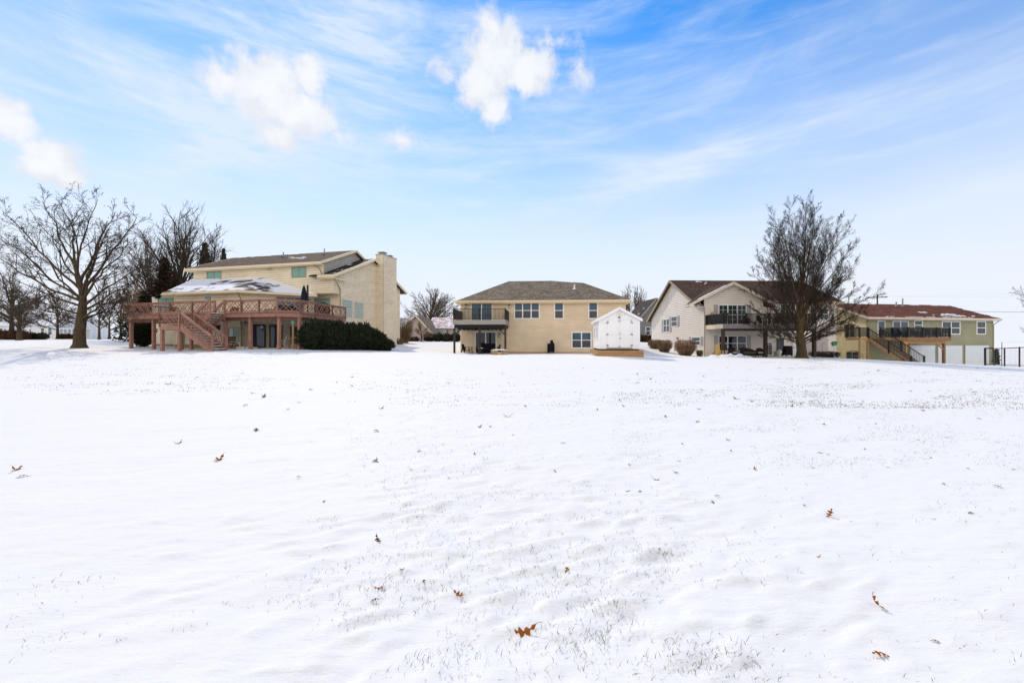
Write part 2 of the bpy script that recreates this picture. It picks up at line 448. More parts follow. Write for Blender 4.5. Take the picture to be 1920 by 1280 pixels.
M['glass_dark'] = glass_mat('glass_very_dark', (0.012, 0.014, 0.018))
M['glass_teal'] = glass_mat('glass_over_teal_blind', (0.16, 0.36, 0.29), var=0.15)
M['glass_green'] = glass_mat('glass_greenish', (0.030, 0.055, 0.045))
M['glass_pale'] = glass_mat('glass_over_pale_curtain', (0.36, 0.47, 0.42), var=0.25, scale=2)
M['glass_screen'] = glass_mat('insect_screen', (0.045, 0.048, 0.058), 0.35)

# ------------------------------------------------------------------ helpers: geometry
class MB:
    def __init__(self):
        self.v = []; self.f = []
    def add(self, vs, fs):
        o = len(self.v)
        self.v.extend(vs)
        self.f.extend([tuple(i + o for i in f) for f in fs])
        return self
    def box(self, x0, x1, y0, y1, z0, z1):
        vs = [(x0, y0, z0), (x1, y0, z0), (x1, y1, z0), (x0, y1, z0), (x0, y0, z1), (x1, y0, z1), (x1, y1, z1), (x0, y1, z1)]
        return self.add(vs, [(3, 2, 1, 0), (4, 5, 6, 7), (0, 1, 5, 4), (1, 2, 6, 5), (2, 3, 7, 6), (3, 0, 4, 7)])
    def pbox(self, pl, a0, a1, z0, z1, n0, n1):
        """box on a wall plane: along a, height z, from n0 to n1 outwards"""
        ox, oy, ax, ay, nx, ny = pl
        P = lambda a, n, z: (ox + a * ax + n * nx, oy + a * ay + n * ny, z)
        vs = [P(a0, n0, z0), P(a1, n0, z0), P(a1, n1, z0), P(a0, n1, z0), P(a0, n0, z1), P(a1, n0, z1), P(a1, n1, z1), P(a0, n1, z1)]
        return self.add(vs, [(0, 1, 2, 3), (7, 6, 5, 4), (4, 5, 1, 0), (5, 6, 2, 1), (6, 7, 3, 2), (7, 4, 0, 3)])
    def prism(self, poly, z0, z1):
        n = len(poly)
        vs = [(x, y, z0) for x, y in poly] + [(x, y, z1) for x, y in poly]
        return self.add(vs, [tuple(range(n))[::-1], tuple(range(n, 2 * n))] + [(i, (i + 1) % n, (i + 1) % n + n, i + n) for i in range(n)])
    def slab(self, poly3, t=0.10):
        """roof plane with thickness t straight down"""
        n = len(poly3)
        vs = [tuple(p) for p in poly3] + [(p[0], p[1], p[2] - t) for p in poly3]
        return self.add(vs, [tuple(range(n)), tuple(range(n, 2 * n))[::-1]] + [(i, i + n, (i + 1) % n + n, (i + 1) % n) for i in range(n)])
    def bar(self, p, q, w, h=None, up=(0, 0, 1)):
        """rectangular bar from p to q, w wide, h deep (along up)"""
        h = h or w
        p, q = Vector(p), Vector(q)
        d = (q - p).normalized()
        u = Vector(up)
        if abs(d.dot(u)) > 0.97:
            u = Vector((1, 0, 0))
        s = d.cross(u).normalized() * (w / 2)
        t = s.cross(d).normalized() * (h / 2)
        vs = [tuple(x) for x in (p - s - t, p + s - t, p + s + t, p - s + t, q - s - t, q + s - t, q + s + t, q - s + t)]
        return self.add(vs, [(3, 2, 1, 0), (4, 5, 6, 7), (0, 1, 5, 4), (1, 2, 6, 5), (2, 3, 7, 6), (3, 0, 4, 7)])
    def tube(self, p, q, r0, r1=None, n=8, cap=True):
        r1 = r0 if r1 is None else r1
        p, q = Vector(p), Vector(q)
        d = (q - p)
        if d.length < 1e-6:
            return self
        d.normalize()
        a = d.orthogonal().normalized(); b = d.cross(a)
        vs = []
        for c, r in ((p, r0), (q, r1)):
            for i in range(n):
                t = 2 * math.pi * i / n
                vs.append(tuple(c + a * (r * math.cos(t)) + b * (r * math.sin(t))))
        fs = [(i, (i + 1) % n, (i + 1) % n + n, i + n) for i in range(n)]
        if cap:
            fs += [tuple(range(n))[::-1], tuple(range(n, 2 * n))]
        return self.add(vs, fs)
    def path(self, pts, r, n=6):
        for a, b in zip(pts[:-1], pts[1:]):
            self.tube(a, b, r, r, n)
        return self
    def lathe(self, prof, n=14, c=(0, 0)):
        vs = []; fs = []
        for r, z in prof:
            for i in range(n):
                t = 2 * math.pi * i / n
                vs.append((c[0] + r * math.cos(t), c[1] + r * math.sin(t), z))
        for k in range(len(prof) - 1):
            for i in range(n):
                fs.append((k * n + i, k * n + (i + 1) % n, (k + 1) * n + (i + 1) % n, (k + 1) * n + i))
        fs.append(tuple(range(n))[::-1]); fs.append(tuple(range((len(prof) - 1) * n, len(prof) * n)))
        return self.add(vs, fs)
    def build(self, name, material, parent=None, smooth=False):
        me = bpy.data.meshes.new(name)
        me.from_pydata(self.v, [], self.f)
        me.validate()
        me.materials.append(material)
        if smooth:
            me.shade_smooth()
        o = bpy.data.objects.new(name, me)
        COL.objects.link(o)
        if parent is not None:
            o.parent = parent
        return o


def tag(o, label=None, cat=None, group=None, kind=None):
    if label: o['label'] = label
    if cat: o['category'] = cat
    if group: o['group'] = group
    if kind: o['kind'] = kind
    return o


def thing(name, label, cat, loc=(0, 0, 0), rz=0.0, group=None):
    o = bpy.data.objects.new(name, None)
    o.empty_display_size = 0.3
    o.location = loc; o.rotation_euler = (0, 0, rz)
    COL.objects.link(o)
    return tag(o, label, cat, group)


def copy_tree(o, parent=None):
    c = o.copy(); COL.objects.link(c)
    if parent is not None:
        c.parent = parent
    for ch in [x for x in o.children]:
        copy_tree(ch, c)
    return c


class Fr:
    """local frame of a building: u along its front, v away from the viewer's side, z up from its base"""
    def __init__(self, ox, oy, zb, deg):
        self.ox, self.oy, self.zb, self.th = ox, oy, zb, R(deg)
        self.c, self.s = math.cos(self.th), math.sin(self.th)
    def w(self, u, v):
        return (self.ox + u * self.c + v * self.s, self.oy - u * self.s + v * self.c)
    def u(self, px, v):
        r = (px - 960) / FPX
        return (r * (self.oy + v * self.c) - self.ox - v * self.s) / (self.c + r * self.s)
    def v(self, px, u):
        r = (px - 960) / FPX
        return (r * (self.oy - u * self.s) - self.ox - u * self.c) / (self.s - r * self.c)
    def z(self, py, u, v):
        return CAMZ + (640 - py) / FPX * self.w(u, v)[1] - self.zb
    def empty(self, name, label, cat, group=None):
        return thing(name, label, cat, (self.ox, self.oy, self.zb), -self.th, group)
    def loc(self, u, v, z=0):
        x, y = self.w(u, v)
        return (x, y, self.zb + z)
    # rectangle on a front plane v from photograph measurements
    def rf(self, x0, y0, x1, y1, v):
        u0, u1 = self.u(x0, v), self.u(x1, v)
        um = (u0 + u1) / 2
        return u0, u1, self.z(y1, um, v), self.z(y0, um, v)
    def rs(self, x0, y0, x1, y1, u):
        v0, v1 = sorted((self.v(x0, u), self.v(x1, u)))
        vm = (v0 + v1) / 2
        return v0, v1, self.z(y1, u, vm), self.z(y0, u, vm)


PF = lambda v: (0, v, 1, 0, 0, -1)
PL = lambda u: (u, 0, 0, 1, -1, 0)
PR = lambda u: (u, 0, 0, 1, 1, 0)
def PD(p, q):
    dx, dy = q[0] - p[0], q[1] - p[1]
    l = math.hypot(dx, dy); dx /= l; dy /= l
    return (p[0], p[1], dx, dy, dy, -dx), l


def clip(poly, axis, val, keep_less):
    out = []
    n = len(poly)
    for i in range(n):
        a, b = poly[i], poly[(i + 1) % n]
        ia = (a[axis] <= val) if keep_less else (a[axis] >= val)
        ib = (b[axis] <= val) if keep_less else (b[axis] >= val)
        if ia: out.append(a)
        if ia != ib:
            t = (val - a[axis]) / (b[axis] - a[axis])
            out.append(tuple(a[k] + t * (b[k] - a[k]) for k in range(2)))
    return out


def siding(mb, pl, poly, step=0.2, depth=0.03, gap=0.019):
    """lapped boards over a convex wall outline [(a, z), ...]"""
    z0 = min(p[1] for p in poly); z1 = max(p[1] for p in poly)
    ox, oy, ax, ay, nx, ny = pl
    mb.add([(ox + a * ax - .09 * nx, oy + a * ay - .09 * ny, zz) for a, zz in poly], [tuple(range(len(poly)))])
    z = z0
    while z < z1 - 1e-4:
        zt = min(z + step, z1)
        zg = z + gap
        part = clip(clip(poly, 1, zg, False), 1, zt, True)
        if len(part) >= 3:
            vs = []
            for a, zz in part:
                n = depth * (1 - (zz - zg) / step)
                vs.append((ox + a * ax + n * nx, oy + a * ay + n * ny, zz))
            mb.add(vs, [tuple(range(len(vs)))])
            low = [a for a, zz in part if abs(zz - zg) < 1e-4]
            if len(low) >= 2:
                a0, a1 = min(low), max(low)
                P = lambda a, n: (ox + a * ax + n * nx, oy + a * ay + n * ny, zg)
                mb.add([P(a0, -.09), P(a1, -.09), P(a1, depth), P(a0, depth)], [(0, 1, 2, 3)])
        z = zt
    return mb


def rect(a0, a1, z0, z1):
    return [(a0, z0), (a1, z0), (a1, z1), (a0, z1)]


def window(parent, pl, a0, a1, z0, z1, cols=1, rails=1, frame='white', glass='glass_blue', fw=0.07, grid=None, name='window', n0=0.03, label=None):
    """framed window (or glazed door) standing proud of the wall, its glass as a part of its own"""
    mb = MB()
    T, G = n0 + 0.035, n0
    for (b0, b1, c0, c1) in ((a0, a1, z1 - fw, z1), (a0, a1, z0, z0 + fw), (a0, a0 + fw, z0 + fw, z1 - fw), (a1 - fw, a1, z0 + fw, z1 - fw)):
        mb.pbox(pl, b0, b1, c0, c1, -0.02, T)
    w = (a1 - a0) / cols
    for i in range(1, cols):
        mb.pbox(pl, a0 + i * w - fw * .55, a0 + i * w + fw * .55, z0 + fw, z1 - fw, -0.02, T)
    if rails:
        for i in range(cols):
            l = a0 + i * w + (fw if i == 0 else fw * .55); r = a0 + (i + 1) * w - (fw if i == cols - 1 else fw * .55)
            for k in range(1, rails + 1):
                zm = z0 + (z1 - z0) * k / (rails + 1)
                mb.pbox(pl, l, r, zm - fw * .35, zm + fw * .35, -0.02, T - 0.01)
    if grid:
        for i in range(cols):
            l = a0 + i * w + fw; r = a0 + (i + 1) * w - fw
            for k in range(1, grid[0]):
                x = l + (r - l) * k / grid[0]
                mb.pbox(pl, x - 0.012, x + 0.012, z0 + fw, z1 - fw, -0.01, G + 0.012)
            for k in range(1, grid[1]):
                zz = z0 + fw + (z1 - z0 - 2 * fw) * k / grid[1]
                mb.pbox(pl, l, r, zz - 0.012, zz + 0.012, -0.01, G + 0.010)
    o = mb.build(name, M[frame], parent)
    if label: o['label'] = label
    g = MB().pbox(pl, a0 + fw * .6, a1 - fw * .6, z0 + fw * .6, z1 - fw * .6, -0.03, G)
    g.build('pane', M[glass], o)
    if rails == 1 and glass in ('glass_blue', 'glass_green') and not grid:
        for i in range(cols):
            l = a0 + i * w + fw * .8; r = a0 + (i + 1) * w - fw * .8
            MB().pbox(pl, l, r, z0 + fw * .8, (z0 + z1) / 2, G, G + .006).build('insect_screen', M['glass_screen'], o)
    return o


def railing(mb, p, q, h=0.95, gap=0.12, post=0.09, bal=0.042, z_low=0.09):
    """picket railing between two points given at floor level"""
    p, q = Vector(p), Vector(q)
    L_ = (q - p)
    Z = Vector((0, 0, 1))
    mb.bar(p + Z * h, q + Z * h, 0.06, 0.05)
    mb.bar(p + Z * z_low, q + Z * z_low, 0.04, 0.04)
    n = max(2, int(L_.length / gap))
    for i in range(1, n):
        a = p + L_ * (i / n)
        mb.bar(a + Z * z_low, a + Z * (h - 0.01), bal)
    for a in (p, q):
        mb.bar(a - Z * 0.1, a + Z * (h + 0.06), post)
    return mb


def lattice_railing(mb, p, q, h=0.95, cell=0.26, bw=0.034):
    """railing panel filled with crossed diagonal bars"""
    p, q = Vector(p), Vector(q)
    D = q - p
    L_ = Vector((D.x, D.y, 0)).length
    Z = Vector((0, 0, 1))
    mb.bar(p + Z * h, q + Z * h, 0.14, 0.05)
    mb.bar(p + Z * (h - 0.09), q + Z * (h - 0.09), 0.04, 0.10)
    mb.bar(p + Z * 0.10, q + Z * 0.10, 0.04, 0.09)
    hi, lo = h - 0.13, 0.14
    P = lambda a, z: p + D * (a / L_) + Z * z
    H = hi - lo
    a = -H
    k = 0
    while a < L_:
        for sgn, off in ((1, 0.02), (-1, -0.02)):
            s0, s1 = a, a + H
            t0 = max(0.0, -s0 / H) if s0 < 0 else 0.0
            t1 = min(1.0, (L_ - s0) / H)
            if t1 > t0 + 0.05:
                za, zb = (lo + H * t0, lo + H * t1)
                if sgn < 0:
                    za, zb = hi - H * t0, hi - H * t1
                mb.bar(P(s0 + H * t0, za), P(s0 + H * t1, zb), bw, bw)
        a += cell if k % 2 == 0 else cell * 1.9
        k += 1
    return mb


# ------------------------------------------------------------------ terrain
CTRL = np.array([
    (0, 0, 0), (-6, 0, 0), (6, 0, 0), (0, -12, -.1), (-14, -8, -.05), (14, -8, -.1), (0, 5, .02), (-5, 6, .03), (5, 6, 0.0),
    (0, 13, .12), (-12, 12, .15), (12, 12, .02), (0, 22, .27), (-15, 21, .50), (16, 22, .08), (-27, 20, .42), (28, 22, -.18),
    (-17, 28.5, .93), (-30.3, 32, .92), (-33.5, 30.5, 1.0), (-45, 30, 1.0), (-13, 34, .90), (-24, 40, 1.0), (-40, 45, 1.35),
    (-11.5, 40, .95), (-12, 46, 1.15), (-10, 55, 1.42), (-5, 36.5, .42), (-3, 40, .38), (3, 40.6, .33), (10, 40.0, .36), (0, 35, .40),
    (7.0, 28.3, .48), (8.6, 28.3, .42), (7.5, 33, .42), (12, 33, .22), (14, 42, .40), (15.5, 50, 1.0), (17, 57, 1.45), (13.5, 57, 1.4),
    (19, 41, .03), (24, 40, 0), (31, 42, -.12), (26, 34, .06), (20, 34, .10), (33, 44, -.45), (38, 44, -.58), (46, 45, -.9),
    (57, 48, -1.2), (44, 36, -.72), (40, 30, -.5), (58, 37, -1.0), (-60, 75, 1.85), (-85, 70, 1.9), (-30, 75, 1.8), (-8, 70, 1.55), (12, 75, 1.6),
    (40, 80, -.6), (75, 80, -1.4), (90, 45, -1.6), (-80, 20, .8), (-60, -15, .2), (60, -10, -.6), (80, 15, -1.2), (-100, 110, 1.6), (0, 120, 1.2), (80, 130, -1.4),
], dtype=float)


def _tps(r2):
    return 0.5 * r2 * np.log(r2 + 1e-9)


def _fit():
    n = len(CTRL)
    X = CTRL[:, :2] / 50.0
    d2 = ((X[:, None] - X[None]) ** 2).sum(-1)
    A = np.zeros((n + 3, n + 3))
    A[:n, :n] = _tps(d2) + 2e-4 * np.eye(n)
    A[:n, n] = 1; A[:n, n + 1:] = X
    A[n, :n] = 1; A[n + 1:, :n] = X.T
    b = np.zeros(n + 3); b[:n] = CTRL[:, 2]
    return np.linalg.solve(A, b)


_W = _fit()


def terrain(x, y):
    x = np.atleast_1d(np.asarray(x, float)); y = np.atleast_1d(np.asarray(y, float))
    out = np.zeros(len(x))
    C = CTRL[:, :2] / 50.0
    for i in range(0, len(x), 40000):
        X = np.stack([x[i:i + 40000], y[i:i + 40000]], 1)
        r = np.hypot(X[:, 0], X[:, 1] - 30)
        k = np.minimum(1.0, 110.0 / np.maximum(r, 1e-6))
        Xc = np.stack([X[:, 0] * k, (X[:, 1] - 30) * k + 30], 1) / 50.0
        d2 = ((Xc[:, None] - C[None]) ** 2).sum(-1)
        z = _tps(d2) @ _W[:-3] + _W[-3] + Xc @ _W[-2:]
        f = np.clip((r - 90) / 130.0, 0, 1); f = f * f * (3 - 2 * f)
        out[i:i + 40000] = z * (1 - f) + (-1.0) * f
    return out


def rough(x, y):
    """how much the wind has scoured the snow down to the grass here"""
    a = math.exp(-(((x - .4) / 1.9) ** 2 + ((y - 2.6) / 1.6) ** 2))
    t = x / max(.5, y)
    sm = lambda v, lo, hi: (lambda q: q * q * (3 - 2 * q))(max(0.0, min(1.0, (v - lo) / (hi - lo))))
    b = sm(t, .08, .35) * math.exp(-((y - 12) / 7) ** 2) if y > 2 else 0
    c = sm(-t, .35, .6) * math.exp(-((y - 22) / 8) ** 2) if y > 8 else 0
    d = sm(-t, -.3, .0) * math.exp(-((y - 6) / 3) ** 2) * .5 if y > 2 else 0
    return min(1.0, a + b + c * .8 + d)


def drift(x, y):
    """small wind-blown relief of the snow, ridges lying along the wind"""
    a = R(25); c, s = math.cos(a), math.sin(a)
    u, v = x * c + y * s, -x * s + y * c
    f = max(0.0, 1 - math.hypot(x, y) / 60.0)
    if f <= 0: return 0.0
    q = mnoise.noise(Vector((u * .55, v * 1.7, 3.1)))
    q2 = mnoise.noise(Vector((u * 1.7, v * 5.2, 7.7)))
    q3 = mnoise.noise(Vector((u * .12, v * .3, 1.7)))
    e = rough(x, y)
    near = max(0.0, 1 - math.hypot(x, y) / 14.0)
    d3 = 0.0
    if near > 0:
        n3 = mnoise.noise(Vector((u * 3.6 + .6 * q2, v * 9.5 + 1.2 * q, 2.2)))
        n4 = mnoise.noise(Vector((u * 8.0, v * 17.0, 6.2)))
        n5 = mnoise.noise(Vector((u * 6.5, v * 12.0, 15.2)))
        d3 = near * (e * max(0.0, n5 - .15) * .042 + (.25 + e) * (max(0.0, n3) ** 1.5 * .075 + .010 * n4))
    return f * (0.05 * q3 + 0.024 * q + (.3 + e) * 0.013 * (1 - abs(q2) * 2.2)) + d3


def zt(x, y):
    return float(terrain([x], [y])[0]) + drift(x, y)


def ground_hit(px, py):
    """where the line of sight through a photograph point meets the snow"""
    dx, dz = (px - 960) / FPX, (640 - py) / FPX
    y = 1.2
    prev = y
    while y < 120:
        if CAMZ + dz * y < zt(dx * y, y):
            lo, hi = prev, y
            for _ in range(18):
                mid = (lo + hi) / 2
                if CAMZ + dz * mid < zt(dx * mid, mid): hi = mid
                else: lo = mid
            return dx * hi, hi, zt(dx * hi, hi)
        prev = y
        y *= 1.01
    return dx * y, y, zt(dx * y, y)


def build_ground():
    def axis(n, k, lo, hi, c):
        s = np.linspace(-1, 1, n)
        t = np.sinh(k * s) / np.sinh(k)
        return np.where(t < 0, c + t * (c - lo), c + t * (hi - c))
    xs = axis(760, 8.2, -2600, 2600, 0.0)
    s = np.linspace(0, 1, 680)
    ys = 2.0 + 2600 * np.sinh(8.0 * s) / np.sinh(8.0)
    yb = -np.geomspace(0.1, 120, 60)[::-1] + 2.0
    ys = np.concatenate([yb, ys])
    X, Y = np.meshgrid(xs, ys)
    Z = terrain(X.ravel(), Y.ravel())
    vs = []
    for x, y, z in zip(X.ravel(), Y.ravel(), Z):
        vs.append((x, y, z + drift(x, y)))
    nx, ny = len(xs), len(ys)
    fs = [(j * nx + i, j * nx + i + 1, (j + 1) * nx + i + 1, (j + 1) * nx + i) for j in range(ny - 1) for i in range(nx - 1)]
    mb = MB(); mb.v = vs; mb.f = fs
    o = mb.build('ground', M['snow'], smooth=True)
    tag(o, 'snow covered lawn sloping gently up to the houses', 'ground', kind='structure')


build_ground()



# ================================================================== houses
def fascia(parent, name, segs, m, w=0.04, h=0.2):
    for p, q in segs:
        MB().bar(p, q, w, h).build(name, m, parent)


def downspout(parent, pts, m, name='downspout'):
    return MB().path(pts, 0.045, 6).build(name, m, parent)


def gutter(parent, p, q, m):
    mb = MB().bar(p, q, 0.12, 0.12)
    return mb.build('gutter', m, parent)


def snow_strip(parent, p, q, w, seed, side=(0, 0, 0), gaps=0.35, name='roof_snow', lift=0.03):
    """irregular remnant of snow lying along a roof edge from p to q"""
    rng = random.Random(seed)
    p, q = Vector(p), Vector(q)
    D = q - p
    L_ = D.length
    sd = Vector(side)
    mb = MB()
    n = max(6, int(L_ / 0.25))
    for i in range(n):
        if mnoise.noise(Vector((i * .23, seed * 3.3, 0))) < gaps - 0.45:
            if mb.v:
                mb.build(name, M['snow_lump'], parent)
                mb = MB()
            continue
        a = p + D * (i / n); b = p + D * ((i + 1.05) / n)
        w0 = w * (0.35 + abs(mnoise.noise(Vector((i * .31, seed, 5)))) * 1.6)
        w1 = w * (0.35 + abs(mnoise.noise(Vector(((i + 1) * .31, seed, 5)))) * 1.6)
        o = sd * rng.uniform(0, .1)
        Z = Vector((0, 0, lift))
        vs = [a + o, b + o, b + o + sd * w1, a + o + sd * w0]
        vs = [tuple(x) for x in vs] + [tuple(x + Z) for x in vs]
        mb.add(vs, [(0, 1, 2, 3), (4, 5, 6, 7), (0, 1, 5, 4), (1, 2, 6, 5), (2, 3, 7, 6), (3, 0, 4, 7)])
    if mb.v:
        return mb.build(name, M['snow_lump'], parent)


def wall_lamp(parent, pl, a, z, m='black_metal', s=1.0):
    mb = MB()
    ox, oy, ax, ay, nx, ny = pl
    c = (ox + a * ax + 0.14 * nx, oy + a * ay + 0.14 * ny)
    mb.pbox(pl, a - .05 * s, a + .05 * s, z - .1 * s, z + .14 * s, 0, .05)
    mb.lathe([(.02, z + .26 * s), (.10 * s, z + .14 * s), (.105 * s, z + .12 * s)], 8, c)
    mb.lathe([(.075 * s, z - .16 * s), (.06 * s, z - .18 * s)], 8, c)
    for k in range(4):
        t = math.pi / 4 + k * math.pi / 2
        mb.tube((c[0] + .07 * s * math.cos(t), c[1] + .07 * s * math.sin(t), z - .16 * s), (c[0] + .09 * s * math.cos(t), c[1] + .09 * s * math.sin(t), z + .13 * s), .012, n=4)
    o = mb.build('wall_lamp', M[m], parent)
    MB().lathe([(.05 * s, z - .14 * s), (.065 * s, z), (.06 * s, z + .1 * s)], 8, c).build('lamp_glass', M['lamp_white'], o)
    return o


def roof_vent(parent, u, v, z, h=0.5, r=0.06, m='vent_metal', name='vent_pipe'):
    mb = MB().tube((u, v, z - .1), (u, v, z + h), r, r, 10)
    mb.lathe([(r * 3.2, z - .02), (r * 1.3, z + .12)], 10, (u, v))
    return mb.build(name, M[m], parent)


# ------------------------------------------------------------------ the cream house with the red deck
A = Fr(-15.75, 37.0, 0.93, 14)
ha = A.empty('cream_house', 'large cream house with a tall side chimney behind the red wooden deck', 'house')
uL = -15.9
ZE, ZR2, VR2 = 7.65, 9.78, 3.85          # upper eave, upper ridge
Z2, ZR, VR, VB = 6.45, 9.1, 5.06, 11.6   # lower gable over the chimney end
ZB = 4.94                                # underside of the cantilever
ZW = 4.72                                # wing eave
uE2 = -0.9
sl = (ZR - Z2) / (VR + 1.3)
zb_ = ZR - sl * (VB - VR)
w = MB()
siding(w, PF(-0.9), rect(uL, -0.95, ZB, ZE - .05))
siding(w, PF(-0.9), rect(-0.95, 0, ZB, Z2 + .1))
siding(w, PF(0), rect(-3.2, 0, -1.0, ZB))
siding(w, PR(0), [(0, -1.0), (VB - .8, -1.0), (VB - .8, ZR - sl * (VB - .8 - VR) - .1), (VR, ZR - .1), (0, ZR - sl * VR - .1)])
siding(w, PR(0), [(-.9, ZB), (0, ZB), (0, ZR - sl * VR - .1), (-.9, ZR - sl * (VR + .9) - .1)])
w.prism([(uL + .02, -.8), (-.1, -.8), (-.1, .3), (uL + .02, .3)], ZB, Z2)
w.prism([(-18, .1), (-.1, .1), (-.1, VB - .8), (-18, VB - .8)], -1.0, zb_ - .1)
w.prism([(uL, -.8), (-1.36, -.8), (-1.36, 8.5), (uL, 8.5)], zb_ - .2, ZE - .1)
wall_a = w.build('wall', M['siding_cream'], ha)
# attic wall seen between the two roofs
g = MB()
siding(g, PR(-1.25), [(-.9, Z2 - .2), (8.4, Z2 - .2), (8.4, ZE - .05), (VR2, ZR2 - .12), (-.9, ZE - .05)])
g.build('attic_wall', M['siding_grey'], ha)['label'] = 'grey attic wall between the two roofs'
# roofs
r = MB()
r.slab([(uL - .55, -1.3, ZE), (uE2, -1.3, ZE), (uE2, VR2, ZR2), (uL - .55, VR2, ZR2)])
r.slab([(uL - .55, VR2, ZR2), (uE2, VR2, ZR2), (uE2, 9.0, ZE), (uL - .55, 9.0, ZE)])
ra = r.build('roof', M['shingle_brown'], ha)
MB().box(uL - .5, uE2 - .05, -1.28, -.85, ZE - .28, ZE - .2).build('soffit', M['trim_cream'], ha)
fascia(ha, 'fascia', [((uL - .6, -1.36, ZE - .1), (uE2 + .06, -1.36, ZE - .1)), ((uE2, -1.36, ZE - .1), (uE2, VR2, ZR2 - .10)), ((uE2, VR2, ZR2 - .10), (uE2, 9.0, ZE - .1)),
                      ((uL - .58, -1.36, ZE - .1), (uL - .58, VR2, ZR2 - .10))], M['trim_cream'], .06, .22)
r = MB()
r.slab([(-2.2, -1.3, Z2), (.45, -1.3, Z2), (.45, VR, ZR), (-2.2, VR, ZR)])
r.slab([(-2.2, VR, ZR), (.45, VR, ZR), (.45, VB, zb_), (-2.2, VB, zb_)])
r.build('lower_roof', M['shingle_dark_snow'], ha)
fascia(ha, 'fascia', [((-1.25, -1.36, Z2 - .1), (.5, -1.36, Z2 - .1)), ((.48, -1.36, Z2 - .1), (.48, VR, ZR - .11)), ((.48, VR, ZR - .11), (.48, VB + .05, zb_ - .11)),
                      ((-2, VB + .04, zb_ - .1), (.5, VB + .04, zb_ - .1))], M['trim_cream'], .06, .24)
MB().box(-1.2, .44, -1.3, -.88, Z2 - .34, Z2 - .22).box(.02, .44, -.85, 0.6, Z2 - .34, Z2 - .24).build('soffit', M['trim_cream'], ha)
# snow left on the upper roof
snow_strip(ha, (-15.5, VR2 - .45, ZR2 - .16), (-7.5, VR2 - .45, ZR2 - .16), .45, 4, (0, 1, .41), .6)
for a, b, c, d in ((-7.1, -5.2, 1.6, .35), (-6.2, -4.6, 1.05, .3), (-5.0, -4.4, .6, .15)):
    zz = ZE + (c + 1.3) * (ZR2 - ZE) / (VR2 + 1.3) + .01
    snow_strip(ha, (a, c, zz), (b, c, zz), d, int(a * 10) + 80, (0, 1, .41), 0.0)
roof_vent(ha, -3.7, 2.6, ZE + 3.9 * .4136, .55)
roof_vent(ha, -8.6, 2.6, ZE + 3.9 * .4136, .45)
# corner boards and the strip under the cantilever
MB().box(-.09, .05, -.95, -.86, ZB, Z2).build('corner_trim', M['trim_cream'], ha)
MB().box(-.09, .045, -.05, .03, -1, ZB - .08).build('corner_trim', M['trim_cream'], ha)
MB().box(-3.2, .04, -.94, -.05, ZB - .07, ZB - .005).build('soffit', M['trim_cream'], ha)
downspout(ha, [(-1.6, -1.35, ZE - .2), (-1.3, -1.0, ZE - .55), (-1.05, -.98, ZE - 1.1), (-1.05, -.98, Z2 + .15)], M['trim_taupe'])
downspout(ha, [(.42, -1.3, Z2 - .15), (.42, -1.2, Z2 - .35), (.10, -.1, Z2 - 1.0), (.10, -.02, Z2 - 1.2), (.10, -.02, -.2)], M['trim_taupe'])
# chimney
vc, uc, vc2, zc = 5.88, .88, 8.52, 9.68
c = MB()
siding(c, PF(vc), rect(0, uc, -1, zc)); siding(c, PR(uc), rect(vc, vc2, -1, zc))
c.prism([(0, vc + .1), (uc - .1, vc + .1), (uc - .1, vc2 - .1), (0, vc2 - .1)], -1, zc)
ch = c.build('chimney', M['siding_cream'], ha)
cp = MB().box(-.06, uc + .06, vc - .06, vc2 + .06, zc, zc + .07).box(.1, .7, vc + .3, vc + .9, zc + .07, zc + .22).box(.02, .78, vc + .2, vc + 1.0, zc + .30, zc + .36)
cp.box(.1, .7, vc + 1.6, vc + 2.1, zc + .07, zc + .18).box(.05, .78, vc + 1.5, vc + 2.2, zc + .22, zc + .28)
for uu in (.15, .65):
    for vv in (vc + .35, vc + .85, vc + 1.65, vc + 2.05):
        cp.tube((uu, vv, zc + .1), (uu, vv, zc + .32 if vv < vc + 1.2 else zc + .24), .025, n=5)
cp.build('flue_cap', M['vent_metal'], ch)
# windows of the upper floor, the end wall and the deck door
window(ha, PF(-.9), *A.rf(388.5, 509, 415.5, 528.5, -.9), cols=2, rails=0, frame='trim_taupe', glass='glass_teal', fw=.05)
window(ha, PF(-.9), *A.rf(547.5, 500.5, 574.5, 520, -.9), cols=2, rails=0, frame='trim_taupe', glass='glass_teal', fw=.05)
wd = A.rf(587, 559.5, 619.5, 593, 0)
wd = (wd[0], wd[1], 2.66, wd[3])
window(ha, PF(0), *wd, cols=2, rails=0, frame='trim_taupe', glass='glass_teal', name='sliding_door')
for x0, x1, y0, y1 in ((640.5, 660.5, 561.5, 595), (663, 681, 567, 598)):
    b = A.rs(x0, y0, x1, y1, 0)
    window(ha, PR(0), *b, cols=1, rails=1, frame='trim_almond', glass='glass_pale', grid=(1, 6))
ul, zl = A.u(508, -.9), A.z(503, A.u(508, -.9), -.9)
MB().pbox(PF(-.9), ul - .15, ul + .15, zl + .05, zl + .2, .02, .1).lathe([(.07, zl - .12), (.09, zl + .04)], 8, (ul - .14, -1.06)).lathe([(.07, zl - .12), (.09, zl + .04)], 8, (ul + .14, -1.06)).build('flood_lamp', M['vent_metal'], ha)
